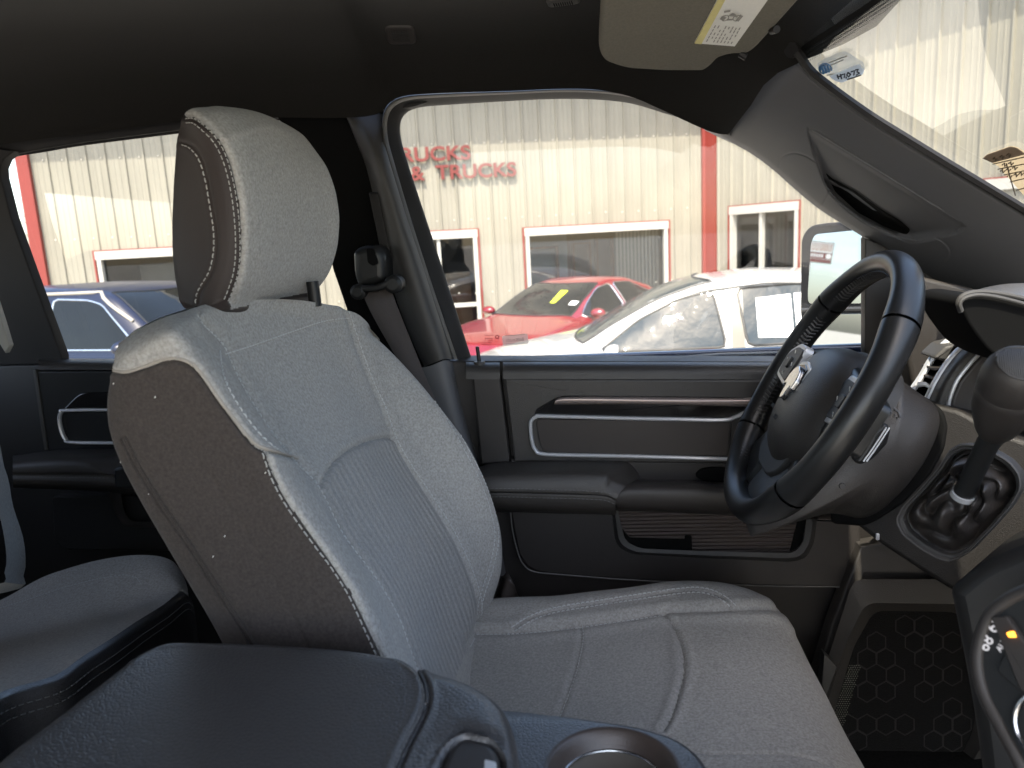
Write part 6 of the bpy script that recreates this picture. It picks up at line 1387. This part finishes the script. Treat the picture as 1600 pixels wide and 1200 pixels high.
for i in range(-4, 5): c = p+a1*i*.003+n*.0045; mb.tube([c-a2*.004, c+a2*.004], .0007, 5)
mb.build('slots', M['void'], o)
# stickers on the windshield
def wsplate(nm, pts, m, par, off=.0035): return obj(nm, [wshit(a, b, off) for a, b in pts], [tuple(range(len(pts)))], m, par, smooth=False)
st = thing('service_sticker', 'clear service sticker with a blue round logo and handwritten mileage, top corner of the windshield', 'sticker', wshit(1305, 105))
M['clearst'] = filmmat('hazy_film', (.42, .43, .41), .5); M['lab'] = filmmat('label_film', (.62, .62, .60), .02)
b1 = wsplate('film', rnd([(1278, 99), (1286, 92), (1312, 79), (1324, 77), (1352, 95), (1354, 106), (1318, 125), (1306, 124)], 3), M['clearst'], st, .0025)
wsplate('mileage_label', rnd([(1299, 115), (1346, 95), (1354, 105), (1351, 112), (1318, 125), (1308, 122)], 2), M['lab'], b1, .004)
mb = MB()
def wl_(pts, r=.0009, off=.0048):
    q = [wshit(a, b, off) for a, b in pts]; mb.tube(q, r, 5)
wl_([(1312, 112), (1314, 118)]); wl_([(1312, 115), (1317, 114)]); wl_([(1317, 111), (1319, 118)]); wl_([(1319, 112), (1324, 110), (1323, 116)]); wl_([(1326, 115), (1326, 117)])
wl_([(1329, 108), (1327, 112), (1330, 115), (1333, 111), (1329, 108)]); wl_([(1334, 107), (1339, 105), (1338, 112)]); wl_([(1341, 104), (1345, 103), (1343, 107), (1347, 109), (1342, 112)]); wl_([(1328, 119), (1338, 116), (1349, 112)])
mb.build('handwriting', M['inkb'], b1)
mb = MB(); lc_ = np.array([1293.5, 103.5]); c_, s_ = math.cos(-.35), math.sin(-.35)
def lgo(x, y): return wshit(lc_[0]+x*c_-y*s_, lc_[1]+x*s_+y*c_, .0045)
mb.tube([lgo(9*math.cos(a), 8*math.sin(a)) for a in np.linspace(math.pi*.82, math.pi*2.18, 20)], .0020, 6, flat=.3)
for xx in (-4.5, 0, 4.5): mb.tube([lgo(xx+0, -4), lgo(xx, 3), lgo(xx-1.5, 6)], .0016, 6, flat=.3)
mb.tube([lgo(2.25*math.cos(a)-2.3, -4+2.6*math.sin(a)) for a in np.linspace(math.pi, 2*math.pi, 8)], .0014, 6, flat=.3); mb.tube([lgo(2.25*math.cos(a)+2.3, -4+2.6*math.sin(a)) for a in np.linspace(math.pi, 2*math.pi, 8)], .0014, 6, flat=.3)
mb.build('logo', mat('blue_logo', (.04, .16, .36), .5, var=.03), b1)
mb = MB()
for k, (a, b, c2, d2) in enumerate([(1300, 93, 1328, 82), (1303, 97, 1322, 88), (1296, 113, 1306, 110)]): wl_([(a, b), (c2, d2)], .0006)
mb.build('small_print', M['ink'], b1)
st2 = thing('inspection_sticker', 'brown and tan registration sticker with handwriting, lower right of the windshield', 'sticker', wshit(1580, 255))
b2 = wsplate('film', rnd([(1538, 243), (1545, 237), (1582, 224), (1592, 226), (1640, 255), (1640, 340), (1600, 300), (1562, 256)], 3), filmmat('tan_film', (.36, .28, .17), .05), st2, .003)
wsplate('header', [(1538, 243), (1545, 237), (1582, 224), (1592, 226), (1606, 236), (1554, 250)], filmmat('brown_film', (.12, .095, .08), .02), b2, .004)
mb = MB()
for a, b, c2, d2 in ((1555, 251, 1620, 236), (1563, 259, 1626, 246), (1572, 268, 1630, 256), (1582, 279, 1634, 266), (1592, 292, 1636, 280), (1576, 250, 1590, 300)): wl_([(a, b), (c2, d2)], .0007)
for x0, y0 in ((1555, 243), (1566, 240), (1577, 237), (1570, 252), (1580, 250), (1567, 262), (1576, 260), (1586, 257), (1578, 270), (1588, 268), (1596, 266)):
    wl_([(x0, y0), (x0+3, y0-3), (x0+4, y0+3), (x0+7, y0-1)], .0009)
mb.build('print', mat('brown_ink', (.10, .075, .05), .7, var=.05), b2)
# stickers on the driver window glass
GY = 1.283
def gplate(nm, pts, m, par, off): return obj(nm, [Y(a, b, GY-off) for a, b in pts], [tuple(range(len(pts)))], m, par, smooth=False)
st3 = thing('dealer_sticker', 'small pale rounded dealer sticker with grey reversed lettering on the driver window', 'sticker', Y(804, 535, GY))
b3 = gplate('film', rnd([(784, 525), (824, 521), (826, 537), (786, 541)], 3), filmmat('pale_film', (.75, .70, .64), .30), st3, .001)
Mx = frame(Y(805, 531, GY-.0025), (-1, 0, -.02), (0, 0, 1)); Mx[:3, 1] = (0, 0, 1); Mx[:3, 2] = (0, -1, 0)
text('lettering', 'BillKnuth', .0085, Mx, M['ink'], b3, ext=.0002, sx=.98)
mb = MB()
for y0 in (524.5, 537.5): mb.tube([Y(790, y0, GY-.002), Y(820, y0-2, GY-.002)], .0004, 4)
mb.build('small_print', M['ink'], b3)
st4 = thing('glass_marking', 'tiny dark red printed maker marks on the driver window glass above the lock pin', 'marking', Y(768, 530, GY))
mb = MB()
for i, (x0, x1, yy) in enumerate(((757, 771, 524), (758, 770, 529), (762, 770, 532.5), (752, 770, 535.5), (753, 768, 538.5))):
    x = x0
    while x < x1: mb.tube([Y(x, yy, GY-.001), Y(x+2.0, yy, GY-.001)], .0006, 4); x += 3.0
mb.tube([Y(777+2.6*math.cos(a), 526.5+2.6*math.sin(a), GY-.001) for a in np.linspace(0, 6.28, 10, endpoint=False)], .0008, 5, closed=True)
mb.build('print', mat('maroon_ink', (.16, .02, .04), .6, var=.03), st4)
